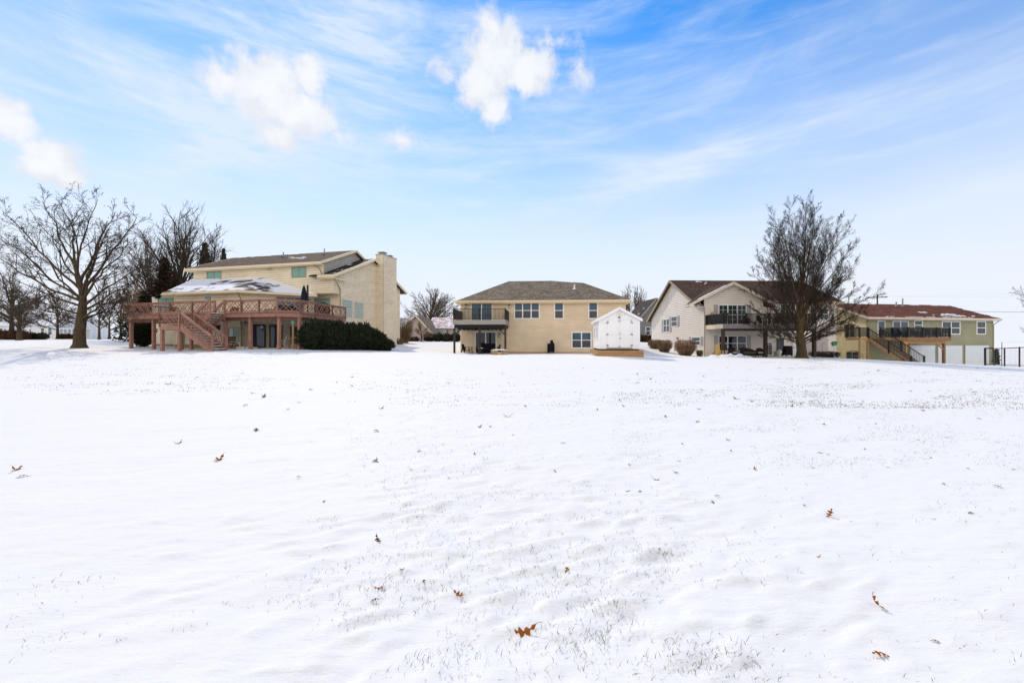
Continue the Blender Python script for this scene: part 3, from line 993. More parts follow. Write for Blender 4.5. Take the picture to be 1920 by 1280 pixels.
# wing that comes forward under a snowy hipped roof
u0, u1, uw = -13.4, -6.1, -17.8
dl = 3.55
w = MB()
siding(w, PF(-4.5), rect(u0, u1, 1.9, ZW)); siding(w, PF(-3.3), rect(uw, u0, -1, ZW))
siding(w, PF(-4.5), rect(u0, u1, -1, 1.9))
pd, ln = PD((u1, -4.5), (u1 + dl, -.95))
siding(w, pd, rect(0, ln, -1, ZW))
siding(w, PL(u0), rect(-4.5, -3.3, -1, ZW)); siding(w, PL(uw), rect(-3.3, 4, -1, ZW))
w.prism([(u0 + .1, -4.4), (u1 - .04, -4.4), (u1 + dl - .1, -.9), (u1 + dl - .1, 0.2), (u0 + .1, 0.2)], -1, ZW)
w.prism([(uw + .1, -3.2), (u0 + .2, -3.2), (u0 + .2, 4), (uw + .1, 4)], -1, ZW)
w.build('wing_wall', M['siding_cream'], ha)
T1, T2 = (uL - .1, -.93, 6.70), (-7.16, -.93, 6.55)
E1, E2, E3, E0 = (-13.9, -5.15, ZW + .1), (u1 + .25, -5.15, ZW + .1), (u1 + dl + .95, -.93, ZW + .06), (-20.5, -1.0, ZW + .1)
r = MB().slab([E1, E2, T2, T1]).slab([E2, E3, T2]).slab([E0, E1, T1])
r.add([E0, T1, (-17, 4, 6.6), (-20.5, 4, ZW + .1)], [(0, 1, 2, 3)])
r.build('wing_roof', M['shingle_snow'], ha)
fascia(ha, 'fascia', [(tuple(np.add(p, (0, 0, -.1))), tuple(np.add(q, (0, 0, -.1)))) for p, q in ((E0, E1), (E1, E2), (E2, E3))], M['trim_cream'], .06, .2)
MB().prism([E0[:2], E1[:2], E2[:2], E3[:2], (u1 + dl, -.93), (u1, -4.4), (u0, -4.4), (u0, -3.2), (uw, -3.2), (uw, -1)], ZW - .12, ZW - .05).build('soffit', M['trim_cream'], ha)
sk = MB().slab([(-9.6, -2.6, 5.96), (-7.9, -2.6, 5.96), (-7.6, -2.0, 6.2), (-9.3, -2.0, 6.2)], .12)
sk.build('skylight', M['glass_dark'], ha)
MB().box(u1 - .06, u1 + .07, -4.56, -4.48, -1, ZW).build('corner_trim', M['trim_cream'], ha)
MB().box(u0 - .05, u0 + .06, -4.55, -4.48, -1, ZW).build('corner_trim', M['trim_cream'], ha)
downspout(ha, [(u1 + .2, -5.1, ZW - .1), (u1 + .05, -4.65, ZW - .5), (u1 + .08, -4.6, 0)], M['trim_taupe'])
b = A.rf(383.5, 553.5, 399, 563.5, -4.5)
window(ha, PF(-4.5), *b, rails=0, frame='white', glass='glass_teal', fw=.06)
b = A.rf(297, 557, 327, 590, -3.3)
window(ha, PF(-3.3), b[0], b[1] - .08, 2.66, b[3], cols=2, rails=0, frame='trim_taupe', glass='glass_teal', name='sliding_door')
window(ha, pd, ln * .50, ln * .93, 2.7, ZW - .25, cols=3, rails=0, frame='trim_taupe', glass='glass_blue', fw=.05, name='sliding_door')
# lower storey under the deck
b = A.rf(429, 614, 449, 640.5, -4.5)
window(ha, PF(-4.5), *b, cols=2, rails=0, frame='trim_taupe', glass='glass_pale', fw=.05)
b = A.rf(372, 622, 392, 646, -4.5)
window(ha, PF(-4.5), *b, cols=2, rails=0, frame='trim_taupe', glass='glass_pale', fw=.05)
b = A.rf(337, 621, 347, 648, -4.5)
window(ha, PF(-4.5), *b, cols=1, rails=0, frame='trim_taupe', glass='glass_pale', fw=.05)
window(ha, PF(-4.5), *A.rf(402, 608, 416, 620, -4.5), cols=1, rails=0, frame='trim_almond', glass='glass_dark', fw=.05)
window(ha, pd, .75, 1.75, 0.0, 2.03, cols=1, rails=0, frame='dark_brown', glass='glass_blue', fw=.12, name='patio_door')
window(ha, pd, 2.0, 3.0, 0.0, 2.03, cols=1, rails=0, frame='dark_brown', glass='glass_blue', fw=.10, name='patio_door')
window(ha, pd, 3.6, 4.5, .85, 1.9, cols=1, rails=0, frame='dark_brown', glass='glass_dark', fw=.06)
MB().box(u0 + .02, u1 - .3, -4.56, -4.5, -1, .32).box(uw, u0, -3.36, -3.3, -1, .32).build('foundation', M['brick_base'], ha)
wall_lamp(ha, pd, .3, 2.0)

# the red-stained deck
zd = 2.63
da = A.empty('wooden_deck', 'weathered red wooden deck on posts with lattice railings and switchback stairs', 'deck')
uD, P1, P2, P3 = -12.9, (1.26, -8.4), (2.3, -7.35), (1.45, -1.1)
outline = [(uD, -8.4), P1, P2, P3, (u1 + dl + .1, -1.1), (u1 + .05, -4.65), (u0 - 1.2, -4.65), (u0 - 1.2, -3.4), (uD - .2, -3.4)]
MB().prism(outline, zd - .04, zd).build('deck_floor', M['wood_tread'], da)
rim = MB()
for p, q in (((uD, -8.4), P1), (P1, P2), (P2, P3), ((uD, -8.4), (uD - .2, -3.4))):
    rim.bar((*p, zd - .18), (*q, zd - .18), .05, .27)
    rim.bar((*p, zd + .01), (*q, zd + .01), .16, .045)
rim.build('rim_board', M['wood_red'], da)
bm = MB()
bm.bar((uD + .1, -8.1, zd - .42), (P1[0] - .1, -8.1, zd - .42), .1, .26)
bm.bar((P1[0] - .1, -8.15, zd - .42), (P2[0] - .2, -7.25, zd - .42), .1, .26)
bm.bar((P2[0] - .25, -7.25, zd - .42), (P3[0] - .2, -1.2, zd - .42), .1, .26)
bm.bar((uD + .2, -8.1, zd - .42), (uD, -3.5, zd - .42), .1, .26)
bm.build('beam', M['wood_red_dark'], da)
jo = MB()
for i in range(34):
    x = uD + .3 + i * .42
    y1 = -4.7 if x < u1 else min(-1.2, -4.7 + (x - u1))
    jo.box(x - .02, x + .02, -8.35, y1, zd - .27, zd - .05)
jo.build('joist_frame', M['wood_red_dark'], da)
for px in (246, 288.5, 340, 423, 470):
    x = A.u(px, -8.1)
    MB().box(x - .10, x + .10, -8.2, -8.0, -.5, zd - .29).build('post', M['wood_red'], da)
MB().box(P1[0] - .16, P1[0] + .03, -8.22, -8.03, -.5, zd - .29).build('post', M['wood_red'], da)
MB().box(P2[0] - .24, P2[0] - .04, -7.4, -7.2, -.5, zd - .29).build('post', M['wood_red'], da)
MB().box(P3[0] - .2, P3[0], -1.4, -1.2, -.5, zd - .29).build('post', M['wood_red'], da)
# railings: one part per panel
ua, ub = A.u(403, -8.4), A.u(421, -8.4)
def rail_run(p, q, n):
    p, q = Vector(p), Vector(q)
    for i in range(n):
        a, b = p.lerp(q, i / n), p.lerp(q, (i + 1) / n)
        mb = MB()
        lattice_railing(mb, a, b, .92)
        mb.bar(a - Vector((0, 0, .1)), a + Vector((0, 0, .95)), .09)
        mb.bar(b - Vector((0, 0, .1)), b + Vector((0, 0, .95)), .09)
        mb.build('railing', M['wood_red'], da)
rail_run((uD, -8.38, zd), (ua, -8.38, zd), 4)
rail_run((ub, -8.38, zd), (P1[0], -8.38, zd), 3)
rail_run((*P1, zd), (*P2, zd), 1)
rail_run((*P2, zd), (P3[0], -1.1, zd), 3)
rail_run((uD - .2, -3.5, zd), (uD, -8.38, zd), 2)
# landing and stairs
zl = 1.66
l0, l1 = A.u(314, -10.2), A.u(350, -10.2)
lv0, lv1, lvm = -10.7, -8.5, -9.6
MB().box(l0, l1, lv0, lv1, zl - .04, zl).build('landing', M['wood_tread'], da)
ld = MB()
for p, q in (((l0, lv0), (l1, lv0)), ((l0, lv0), (l0, lv1)), ((l1, lv0), (l1, lv1))):
    ld.bar((*p, zl - .17), (*q, zl - .17), .05, .26)
ld.build('landing_rim', M['wood_red'], da)
for x, y in ((l0 + .1, lv0 + .1), (l1 - .1, lv0 + .1), (l1 - .1, lv1 - .1), (l0 + .1, lv1 - .1)):
    MB().box(x - .09, x + .09, y - .09, y + .09, -.5, zl - .05).build('post', M['wood_red'], da)
for p, q in (((l0, lv0, zl), (l1, lv0, zl)), ((l0, lv1, zl), (l0, lv0, zl))):
    mb = MB(); lattice_railing(mb, p, q, .92)
    for e in (p, q): mb.bar((e[0], e[1], e[2] - .1), (e[0], e[1], e[2] + .97), .1)
    mb.build('railing', M['wood_red'], da)
def flight(x0, z0, x1, z1, v0, v1, n, parent, mtread, mstr):
    for v in (v0, v1):
        MB().bar((x0, v, z0 - .14), (x1, v, z1 - .14), .06, .30).build('stringer', mstr, parent)
    for i in range(n):
        f = (i + .5) / n
        xx, zz = x0 + (x1 - x0) * f, z0 + (z1 - z0) * f
        o = MB().box(xx - .16, xx + .16, v0 + .04, v1 - .04, zz - .02, zz + .025).build('tread', mtread, parent)
        MB().box(xx - .145, xx + .145, v0 + .06, v1 - .08, zz + .025, zz + .055).build('tread_snow', M['snow_lump'], o)
    for v in (v0, v1):
        mb = MB()
        mb.bar((x0, v, z0 + .90), (x1, v, z1 + .90), .10, .14)
        mb.bar((x0, v, z0 + .12), (x1, v, z1 + .12), .05, .09)
        k = max(3, int(abs(x1 - x0) / .28))
        for i in range(k):
            a, b = i / k, (i + 1) / k
            pa = lambda f, h: (x0 + (x1 - x0) * f, v, z0 + (z1 - z0) * f + h)
            mb.bar(pa(a, .15), pa(b, .85), .032); mb.bar(pa(a, .85), pa(b, .15), .032)
        for f in (0, 1):
            mb.bar(pa(f, -.5), pa(f, .98), .1)
        mb.build('stair_railing', M['wood_red'], parent)
uS = A.u(398, -10.6)
flight(l1, zl, uS + .1, -.05, lv0 + .05, lvm - .05, 9, da, M['wood_tread'], M['wood_red'])
flight(l1, zl, ub + .05, zd, lvm + .05, lv1 + .05, 6, da, M['wood_tread'], M['wood_red'])

# ------------------------------------------------------------------ the tan house
B = Fr(-5.10, 40.6, 0.34, 4)
hb = B.empty('tan_house', 'tan two storey house with hipped roof and black railed balcony', 'house')
WB, ZEB = 16.15, 5.16
w = MB()
siding(w, PF(0), rect(0, WB, -1, ZEB - .1), .17)
siding(w, PL(0), rect(0, 13, -1, ZEB - .1), .17); siding(w, PR(WB), rect(0, 11.4, -1, ZEB - .1), .17)
w.prism([(.1, .1), (WB - .1, .1), (WB - .1, 11.4), (.1, 13)], -1, ZEB - .1)
w.build('wall', M['siding_tan'], hb)
k = 0.4167
eL, eR, vF = -.45, WB + .5, -.5
vr1, vr2 = 6.6, 5.6
z1, z2_ = ZEB + k * (vr1 - vF), ZEB + k * (vr2 - vF)
a0, a1 = B.u(954, vr1), B.u(1031, vr1)
b0, b1 = B.u(1049, vr2), B.u(1094, vr2)
r = MB()
r.slab([(eL, vF, ZEB), (eR, vF, ZEB), (b1, vr2, z2_), (b0, vr2, z2_), (a1, vr1, z1), (a0, vr1, z1)])
r.slab([(eL, vF, ZEB), (a0, vr1, z1), (eL, 13.6, ZEB)])
r.slab([(eR, vF, ZEB), (eR, 11.8, ZEB), (b1, vr2, z2_)])
r.slab([(eL, 13.6, ZEB), (a0, vr1, z1), (a1, vr1, z1), (a1 + 3, 13.6, ZEB)])
r.slab([(a1 + 3, 13.6, ZEB), (a1, vr1, z1), (b0, vr2, z2_), (b1, vr2, z2_), (eR, 11.8, ZEB)])
r.build('roof', M['shingle_taupe'], hb)
fascia(hb, 'fascia', [((eL - .05, vF - .03, ZEB - .09), (eR + .05, vF - .03, ZEB - .09)), ((eL - .03, vF, ZEB - .09), (eL - .03, 13.6, ZEB - .09)), ((eR + .03, vF, ZEB - .09), (eR + .03, 11.8, ZEB - .09))], M['trim_tan'], .07, .2)
MB().box(eL, eR, vF, 0, ZEB - .26, ZEB - .19).box(eL, 0, 0, 13, ZEB - .26, ZEB - .19).box(WB, eR, 0, 11.5, ZEB - .26, ZEB - .19).build('soffit', M['trim_tan'], hb)
gutter(hb, (eL, vF - .1, ZEB - .07), (eR, vF - .1, ZEB - .07), M['trim_tan'])
MB().box(-.05, .06, -.05, .03, -1, ZEB - .2).build('corner_trim', M['trim_tan'], hb)
MB().box(WB - .06, WB + .05, -.05, .03, -1, ZEB - .2).build('corner_trim', M['trim_tan'], hb)
snow_strip(hb, (b1, vr2 - .05, z2_ + .02), (eR - 1, vF + 1.4, ZEB + .45), .35, 9, (.5, .6, 0), .55)
snow_strip(hb, (a1, vr1 - .1, z1 + .0), (b0 + 1.5, vr2, z2_ + .02), .3, 13, (.1, .6, 0), .3)
uv = B.u(1077, 3.2)
roof_vent(hb, uv, 3.2, ZEB + k * 3.7, .5, .07, 'white')
win = dict(frame='white', glass='glass_blue', fw=.09)
window(hb, PF(0), *B.rf(883, 566.5, 923.5, 605, 0), cols=2, rails=0, name='sliding_door', **win)
window(hb, PF(0), *B.rf(890.5, 621.5, 931, 662, 0), cols=2, rails=0, name='sliding_door', frame='white', glass='glass_dark', fw=.09)
window(hb, PF(0), *B.rf(964, 566, 1012, 598, 0), cols=3, **win)
window(hb, PF(0), *B.rf(1039, 566, 1057, 598, 0), **win)
window(hb, PF(0), *B.rf(1103, 566, 1121, 598, 0), **win)
window(hb, PF(0), *B.rf(1071.5, 622, 1109, 653, 0), cols=2, **win)
for px, py in ((873.6, 574.5), (955, 575), (937, 629)):
    wall_lamp(hb, PF(0), B.u(px, 0), B.z(py, B.u(px, 0), 0))
ux, zx = B.u(1015.7, 0), B.z(612.8, B.u(1015.7, 0), 0)
MB().lathe([(.02, zx - .1), (.10, zx - .08), (.12, zx), (.10, zx + .08), (.02, zx + .1)], 10, (ux, -.07)).build('vent_cap', M['lamp_white'], hb)
ux, zx = B.u(870, 0), B.z(651, B.u(870, 0), 0)
MB().lathe([(.05, zx - .04), (.05, zx + .04)], 8, (ux, -.06)).tube((ux, -.02, zx), (ux, -.16, zx - .02), .02).tube((ux, -.16, zx), (ux, -.16, zx - .09), .018).build('hose_tap', M['copper'], hb)
MB().box(0.02, WB - .02, -.045, 0, -1, .12).build('foundation', M['timber'], hb)
# balcony
db = B.empty('balcony', 'grey balcony with black picket railing on dark brown posts', 'balcony')
uB0, uB1, vB, zB = B.u(849.5, -4), B.u(948, -4), -4.0, 3.10
MB().box(uB0, uB1, vB, -.03, zB - .04, zB).build('deck_floor', M['wood_tread'], db)
rm = MB()
rm.box(uB0, uB1, vB - .03, vB + .02, zB - .42, zB - .0).box(uB0 - .03, uB0 + .02, vB + .02, -.04, zB - .42, zB).box(uB1 - .02, uB1 + .03, vB + .02, -.04, zB - .42, zB)
rm.build('rim_board', M['deck_grey'], db)
MB().box(uB0 + .08, uB1 - .08, vB + .12, vB + .28, zB - .74, zB - .43).box(uB0 + .1, uB0 + .25, vB + .3, -.1, zB - .70, zB - .43).box(uB1 - .25, uB1 - .1, vB + .3, -.1, zB - .70, zB - .43).build('beam', M['black_plastic'], db)
jo = MB()
for i in range(11):
    x = uB0 + .35 + i * (uB1 - uB0 - .7) / 10
    jo.box(x - .025, x + .025, vB + .3, -.1, zB - .84, zB - .5)
jo.build('joist_frame', M['dark_brown'], db)
pp = [B.u(852, vB + .2), B.u(899.5, vB + .2), B.u(947.5, vB + .2)]
for i, x in enumerate(pp):
    MB().box(x - .085, x + .085, vB + .12, vB + .29, -.6, zB - .74).build('post', M['dark_brown'], db)
br = MB().bar((pp[0], vB + .2, 1.75), (pp[0] + .75, vB + .2, zB - .74), .09)
br.build('brace', M['dark_brown'], db)
MB().bar((pp[2], vB + .2, 1.75), (pp[2] - .75, vB + .2, zB - .74), .09).build('brace', M['dark_brown'], db)
um = (uB0 + uB1) / 2
for p, q in (((uB0 + .05, vB + .05, zB), (um, vB + .05, zB)), ((um, vB + .05, zB), (uB1 - .05, vB + .05, zB)), ((uB0 + .05, vB + .05, zB), (uB0 + .05, -.1, zB)), ((uB1 - .05, vB + .05, zB), (uB1 - .05, -.1, zB))):
    railing(MB(), p, q, 1.0, .12, .10).build('railing', M['black_metal'], db)

# ------------------------------------------------------------------ the pale gabled house
C_ = Fr(19.45, 41.0, 0.0, -2)
hc = C_.empty('pale_house', 'pale siding house with chocolate roof, front gable and grey shutters', 'house')
VRC, ZRC, VBC, ZBC = 7.28, 8.78, 14.05, 4.55
slf = 0.53
ZF0 = ZRC - slf * VRC        # roof plane height over the front corner of the side wall
vf, uG, uR = 2.0, 6.1, 15.45
ZEC = ZRC - slf * (VRC - 1.5)
uAp, ZA, sg = 2.72, 7.46, 0.5
w = MB()
siding(w, PL(0), [(0, -1), (VBC, -1), (VBC, ZBC), (VRC, ZRC - .12), (0, ZF0 - .1)])
siding(w, PF(0), [(0, -1), (uG, -1), (uG, ZA - sg * (uG - uAp) - .1), (uAp, ZA - .1), (0, ZA - sg * uAp - .1)])
siding(w, PR(uG), rect(0, vf, -1, ZA - sg * (uG - uAp) - .1))
siding(w, PF(vf), rect(uG, uR, -1, ZEC + .1))
siding(w, PR(uR), [(vf, -1), (VBC, -1), (VBC, ZBC), (VRC, ZRC - .12), (vf, ZEC + .1)])
w.prism([(.1, .1), (uG - .1, .1), (uG - .1, vf + .1), (uR - .1, vf + .1), (uR - .1, VBC), (.1, VBC)], -1, 4.4)
w.build('wall', M['siding_pale'], hc)
r = MB()
r.slab([(-.45, 1.0, ZRC - slf * (VRC - 1.0)), (uR + .4, 1.5, ZEC), (uR + .2, VRC, ZRC), (-.45, VRC, ZRC)])
r.slab([(-.45, VRC, ZRC), (uR + .2, VRC, ZRC), (uR + .4, VBC + .5, ZBC - .25), (-.45, VBC + .5, ZBC - .25)])
r.build('roof', M['shingle_choc'], hc)
r = MB()
ul, ur = -1.85, uG + 1.3
zl_ = lambda x: ZA - sg * abs(x - uAp)
r.slab([(ul, -.5, zl_(ul)), (uAp, -.5, ZA), (uAp, 4.9, ZA), (ul, .2, zl_(ul))])
r.slab([(uAp, -.5, ZA), (ur, -.5, zl_(ur)), (ur, 1.2, zl_(ur)), (uAp, 4.9, ZA)])
r.build('gable_roof', M['shingle_choc'], hc)
snow_strip(hc, (ul + .1, -.5, zl_(ul) + .05), (uAp - .1, -.5, ZA - .03), .55, 21, (0, 1, 0), 0.2, lift=.05)
fascia(hc, 'fascia', [((ul, -.54, zl_(ul) - .1), (uAp, -.54, ZA - .1)), ((uAp, -.54, ZA - .1), (ur, -.54, zl_(ur) - .1)), ((ul - .03, -.5, zl_(ul) - .1), (ul - .03, .2, zl_(ul) - .1))], M['trim_almond'], .06, .24)
fascia(hc, 'fascia', [((-.48, .6, ZRC - slf * (VRC - .6) - .12), (-.48, VRC, ZRC - .11)), ((-.48, VRC, ZRC - .11), (-.48, VBC + .55, ZBC - .36)), ((uG + 1.0, 1.46, ZEC - .1), (uR + .45, 1.46, ZEC - .1)),
                      ((-.5, VBC + .52, ZBC - .34), (3, VBC + .52, ZBC - .34))], M['trim_taupe'], .07, .24)
sf = MB()
sf.box(ul + .05, 0, -.48, .2, zl_(ul) - .24, zl_(ul) - .2)
sf.slab([(ul + .02, -.48, zl_(ul) - .12), (uAp, -.48, ZA - .12), (uAp, 0, ZA - .12), (ul + .02, 0, zl_(ul) - .12)], .03)
sf.slab([(uAp, -.48, ZA - .12), (ur, -.48, zl_(ur) - .12), (ur, 0, zl_(ur) - .12), (uAp, 0, ZA - .12)], .03)
sf.box(uG, uR + .3, 1.5, 2.0, ZEC - .22, ZEC - .17)
sf.build('soffit', M['trim_almond'], hc)
MB().box(-.05, .08, -.05, .03, -1, ZF0 - .4).build('corner_trim', M['siding_pale'], hc)
MB().box(uG - .08, uG + .05, -.05, .03, -1, 5).build('corner_trim', M['siding_pale'], hc)
downspout(hc, [(-.75, -.5, zl_(-.75) - .35), (-.55, -.35, zl_(-.75) - .5), (-.06, -.1, zl_(-.75) - .75), (-.02, -.08, 4.5), (-.02, -.08, 0)], M['trim_taupe'])
roof_vent(hc, C_.u(1324, 6.2), 6.2, ZRC - slf * 1.08, .35, .07)
snow_strip(hc, (C_.u(1305, 6.7), 6.7, ZRC - .28), (C_.u(1316, 6.7), 6.7, ZRC - .28), .3, 31, (0, 1, .5), -.4)
wc = dict(frame='white', fw=.09)
b = C_.rf(1346.5, 571, 1399.5, 604, 0)
window(hc, PF(0), b[0], b[1], 3.18, b[3], cols=3, glass='glass_green', grid=(2, 4), **wc)
b2 = C_.rf(1346.5, 629, 1399.5, 658, 0)
window(hc, PF(0), *b2, cols=3, glass='glass_dark', **wc)
def shutters(pl, a0, a1, z0, z1, wd=.42):
    for s0 in (a0 - wd - .03, a1 + .03):
        mb = MB().pbox(pl, s0, s0 + wd, z0, z1, .02, .05)
        n = int((z1 - z0) / .12)
        for i in range(n):
            zz = z0 + .06 + i * (z1 - z0 - .12) / n
            mb.pbox(pl, s0 + .05, s0 + wd - .05, zz, zz + .07, .05, .065)
        mb.build('shutter', M['shutter'], hc)
shutters(PF(0), b[0], b[1], 3.4, b[3]); shutters(PF(0), b2[0], b2[1], b2[2] - .1, b2[3])
for x0, y0, x1, y1 in ((1244.5, 597.5, 1256, 623), (1259, 592.5, 1270.5, 612.5), (1297, 631, 1314, 647.5)):
    b = C_.rs(x0, y0, x1, y1, 0)
    window(hc, PL(0), *b, cols=2 if x0 < 1250 else 1, glass='glass_green', **wc)
    shutters(PL(0), b[0], b[1], b[2], b[3], .5)
b = C_.rf(1536, 578, 1553, 600, vf)
window(hc, PF(vf), *b, glass='glass_green', grid=(2, 4), **wc); shutters(PF(vf), *b)
b = C_.rf(1519, 578, 1534, 606, vf)
window(hc, PF(vf), b[0], b[1] - .2, b[2], b[3], glass='glass_dark', **wc)
b = C_.rf(1462, 570, 1482, 608, vf)
window(hc, PF(vf), b[0], b[1], 3.15, b[3], cols=2, rails=0, glass='glass_green', name='sliding_door', **wc)
# lower storey behind the posts
b = C_.rf(1436, 641, 1448, 670, vf)
window(hc, PF(vf), b[0], b[1], 0.02, b[3], rails=0, glass='glass_dark', grid=(3, 5), name='glazed_door', **wc)
b = C_.rf(1425, 641, 1433, 668, vf)
window(hc, PF(vf), *b, rails=0, glass='glass_blue', **wc)
b = C_.rf(1456, 635, 1469, 668, vf)
window(hc, PF(vf), b[0], b[1], 0.02, b[3], rails=0, frame='black_metal', glass='glass_dark', name='patio_door')
b = C_.rf(1486, 641, 1494, 669, vf)
MB().pbox(PF(vf), b[0], b[1], 0.0, b[3], .0, .06).build('door', M['white'], hc)
b = C_.rf(1510, 634, 1552, 669, vf)
MB().pbox(PF(vf), b[0], b[1], -.3, b[3], .0, .06).build('panel_wall', M['siding_mauve'], hc)
MB().box(.9, .98, -.1, -.02, .3, .36).tube((.94, -.2, .33), (.94, -.03, .33), .1, .1, 10).build('hose_reel', M['copper'], hc)
ul2, zz = C_.v(1271, 0), C_.z(634, 0, C_.v(1271, 0))
MB().pbox(PL(0), ul2 - .15, ul2 + .15, zz - .1, zz + .1, .02, .14).build('flood_lamp', M['copper'], hc)
# balcony of the pale house
dc = C_.empty('balcony', 'dark grey balcony across the pale gabled house behind the bare pear tree', 'balcony')
zC, vC = 3.1, -3.2
u0c, u1c = .08, C_.u(1531, vC)
MB().box(u0c, u1c, vC, -.03, zC - .05, zC).box(uG + .1, u1c, -.03, vf - .03, zC - .05, zC).build('deck_floor', M['wood_tread'], dc)
MB().box(u0c, u1c, vC - .03, vC + .02, zC - .40, zC + .01).box(u1c - .02, u1c + .03, vC + .02, vf - .1, zC - .40, zC + .01).build('rim_board', M['deck_slate'], dc)
MB().box(u0c - .03, u0c + .02, vC - .03, -.04, zC - .40, zC + .012).build('side_board', M['trim_cream'], dc)
MB().box(u0c + .1, u1c - .1, vC + .2, vC + .38, zC - .62, zC - .41).build('beam', M['dark_brown'], dc)
jo = MB()
for i in range(22):
    x = u0c + .3 + i * (u1c - u0c - .6) / 21
    jo.box(x - .025, x + .025, vC + .1, -.1 if x < uG else vf - .1, zC - .36, zC - .06)
jo.build('joist_frame', M['dark_brown'], dc)
for i, px in enumerate((1355.5, 1435, 1526.5)):
    x = C_.u(px, vC + .28)
    mb = MB().box(x - .13, x + .13, vC + .15, vC + .41, -.6, zC - .41)
    mb.build('post', M['dark_brown'], dc)
xs_ = [u0c + .05 + (u1c - u0c - .1) * i / 4 for i in range(5)]
for i in range(4):
    railing(MB(), (xs_[i], vC + .05, zC), (xs_[i + 1], vC + .05, zC), 1.0, .12, .09).build('railing', M['black_metal'], dc)
railing(MB(), (u0c + .05, vC + .05, zC), (u0c + .05, -.1, zC), 1.0, .12, .09).build('railing', M['black_metal'], dc)
railing(MB(), (u1c - .05, vC + .05, zC), (u1c - .05, vf - .1, zC), 1.0, .12, .09).build('railing', M['black_metal'], dc)

# ------------------------------------------------------------------ the sage green house with the garage doors
D = Fr(38.53, 44.0, -0.95, -10)
hd = D.empty('sage_house', 'long sage green house with rust roof and white garage doors', 'house')
WD, ZED, VRD, ZRD = 17.5, 5.06, 4.3, 7.02
VBD = 9.1
w = MB()
siding(w, PF(0), rect(0, WD, -1.4, ZED - .1))
siding(w, PR(WD), [(0, -1.4), (8.6, -1.4), (8.6, ZED - .1), (VRD, ZRD - .1), (0, ZED)])
w.prism([(.1, .1), (WD - .1, .1), (WD - .1, 8.5), (.1, 8.5)], -1.4, ZED - .1)
w.build('wall', M['siding_sage'], hd)
w = MB()
siding(w, PL(0), [(0, -1.4), (8.6, -1.4), (8.6, ZED - .1), (VRD, ZRD - .1), (0, ZED)])
w.build('side_wall', M['siding_butter'], hd)['label'] = 'butter yellow side wall'
r = MB()
r.slab([(-.45, -.5, ZED), (WD + .5, -.5, ZED), (WD + .5, VRD, ZRD), (-.45, VRD, ZRD)])
r.slab([(-.45, VRD, ZRD), (WD + .5, VRD, ZRD), (WD + .5, VBD, ZED), (-.45, VBD, ZED)])
r.build('roof', M['shingle_rust'], hd)
fascia(hd, 'fascia', [((-.48, -.53, ZED - .08), (WD + .53, -.53, ZED - .08)), ((-.48, -.5, ZED - .1), (-.48, VRD, ZRD - .1)), ((-.48, VRD, ZRD - .1), (-.48, VBD, ZED - .1)), ((WD + .53, -.5, ZED - .1), (WD + .53, VRD, ZRD - .1))], M['trim_almond'], .06, .18)
MB().box(-.42, WD + .48, -.5, 0, ZED - .25, ZED - .19).build('soffit', M['trim_almond'], hd)
kd = (ZRD - ZED) / (VRD + .5)
snow_strip(hd, (WD + .35, -.3, ZED + .12), (WD + .35, VRD - .1, ZRD + .0), .55, 41, (-1, 0, 0), .25)
for a, b, v, wd_, s in ((11.0, 13.2, .5, .35, 51), (12.0, 15.2, .05, .3, 52), (8.6, 9.9, 1.1, .25, 53), (9.3, 12, .2, .15, 54), (2, 14, -.4, .1, 55)):
    z = ZED + kd * (v + .5) + .01
    snow_strip(hd, (a, v, z), (b, v, z), wd_, s, (0, 1, kd), .3)
snow_strip(hd, (3.5, VRD - .25, ZRD - .1), (6.2, VRD - .25, ZRD - .1), .3, 57, (0, 1, .4), 0)
snow_strip(hd, (11.0, VRD - .3, ZRD - .12), (WD, VRD - .3, ZRD - .12), .3, 58, (0, 1, .4), .2)
for px, h in ((1680.5, .5), (1692.5, .95)):
    x = D.u(px, 3.6); roof_vent(hd, x, 3.6, ZED + kd * 4.1, h, .07)
downspout(hd, [(WD + .45, -.45, ZED - .15), (WD + .2, -.15, ZED - .5), (WD + .06, -.06, ZED - .7), (WD + .06, -.06, -.6)], M['trim_taupe'])
downspout(hd, [(-.1, -.5, ZED - .15), (-.04, -.2, ZED - .4), (.08, -.06, ZED - .6), (.08, -.06, -.2)], M['trim_taupe'])
MB().box(-.05, .06, -.05, .03, -1, ZED - .2).build('corner_trim', M['siding_sage'], hd)
MB().box(WD - .06, WD + .05, -.05, .03, -1, ZED - .2).build('corner_trim', M['siding_sage'], hd)
wdd = dict(frame='white', glass='glass_blue', fw=.10)
b = D.rf(1644.5, 601, 1659, 631, 0); window(hd, PF(0), *b, rails=1, **wdd)
b = D.rf(1672.5, 601.5, 1702.5, 634, 0); window(hd, PF(0), *b, cols=2, rails=0, name='sliding_door', **wdd)
window(hd, PF(0), *D.rf(1713, 600, 1729, 619, 0), frame='white', glass='glass_green', fw=.1)
window(hd, PF(0), *D.rf(1765, 602, 1799.5, 627, 0), cols=2, frame='white', glass='glass_green', fw=.1)
window(hd, PF(0), *D.rf(1830, 602, 1847.5, 627, 0), frame='white', glass='glass_green', fw=.1)
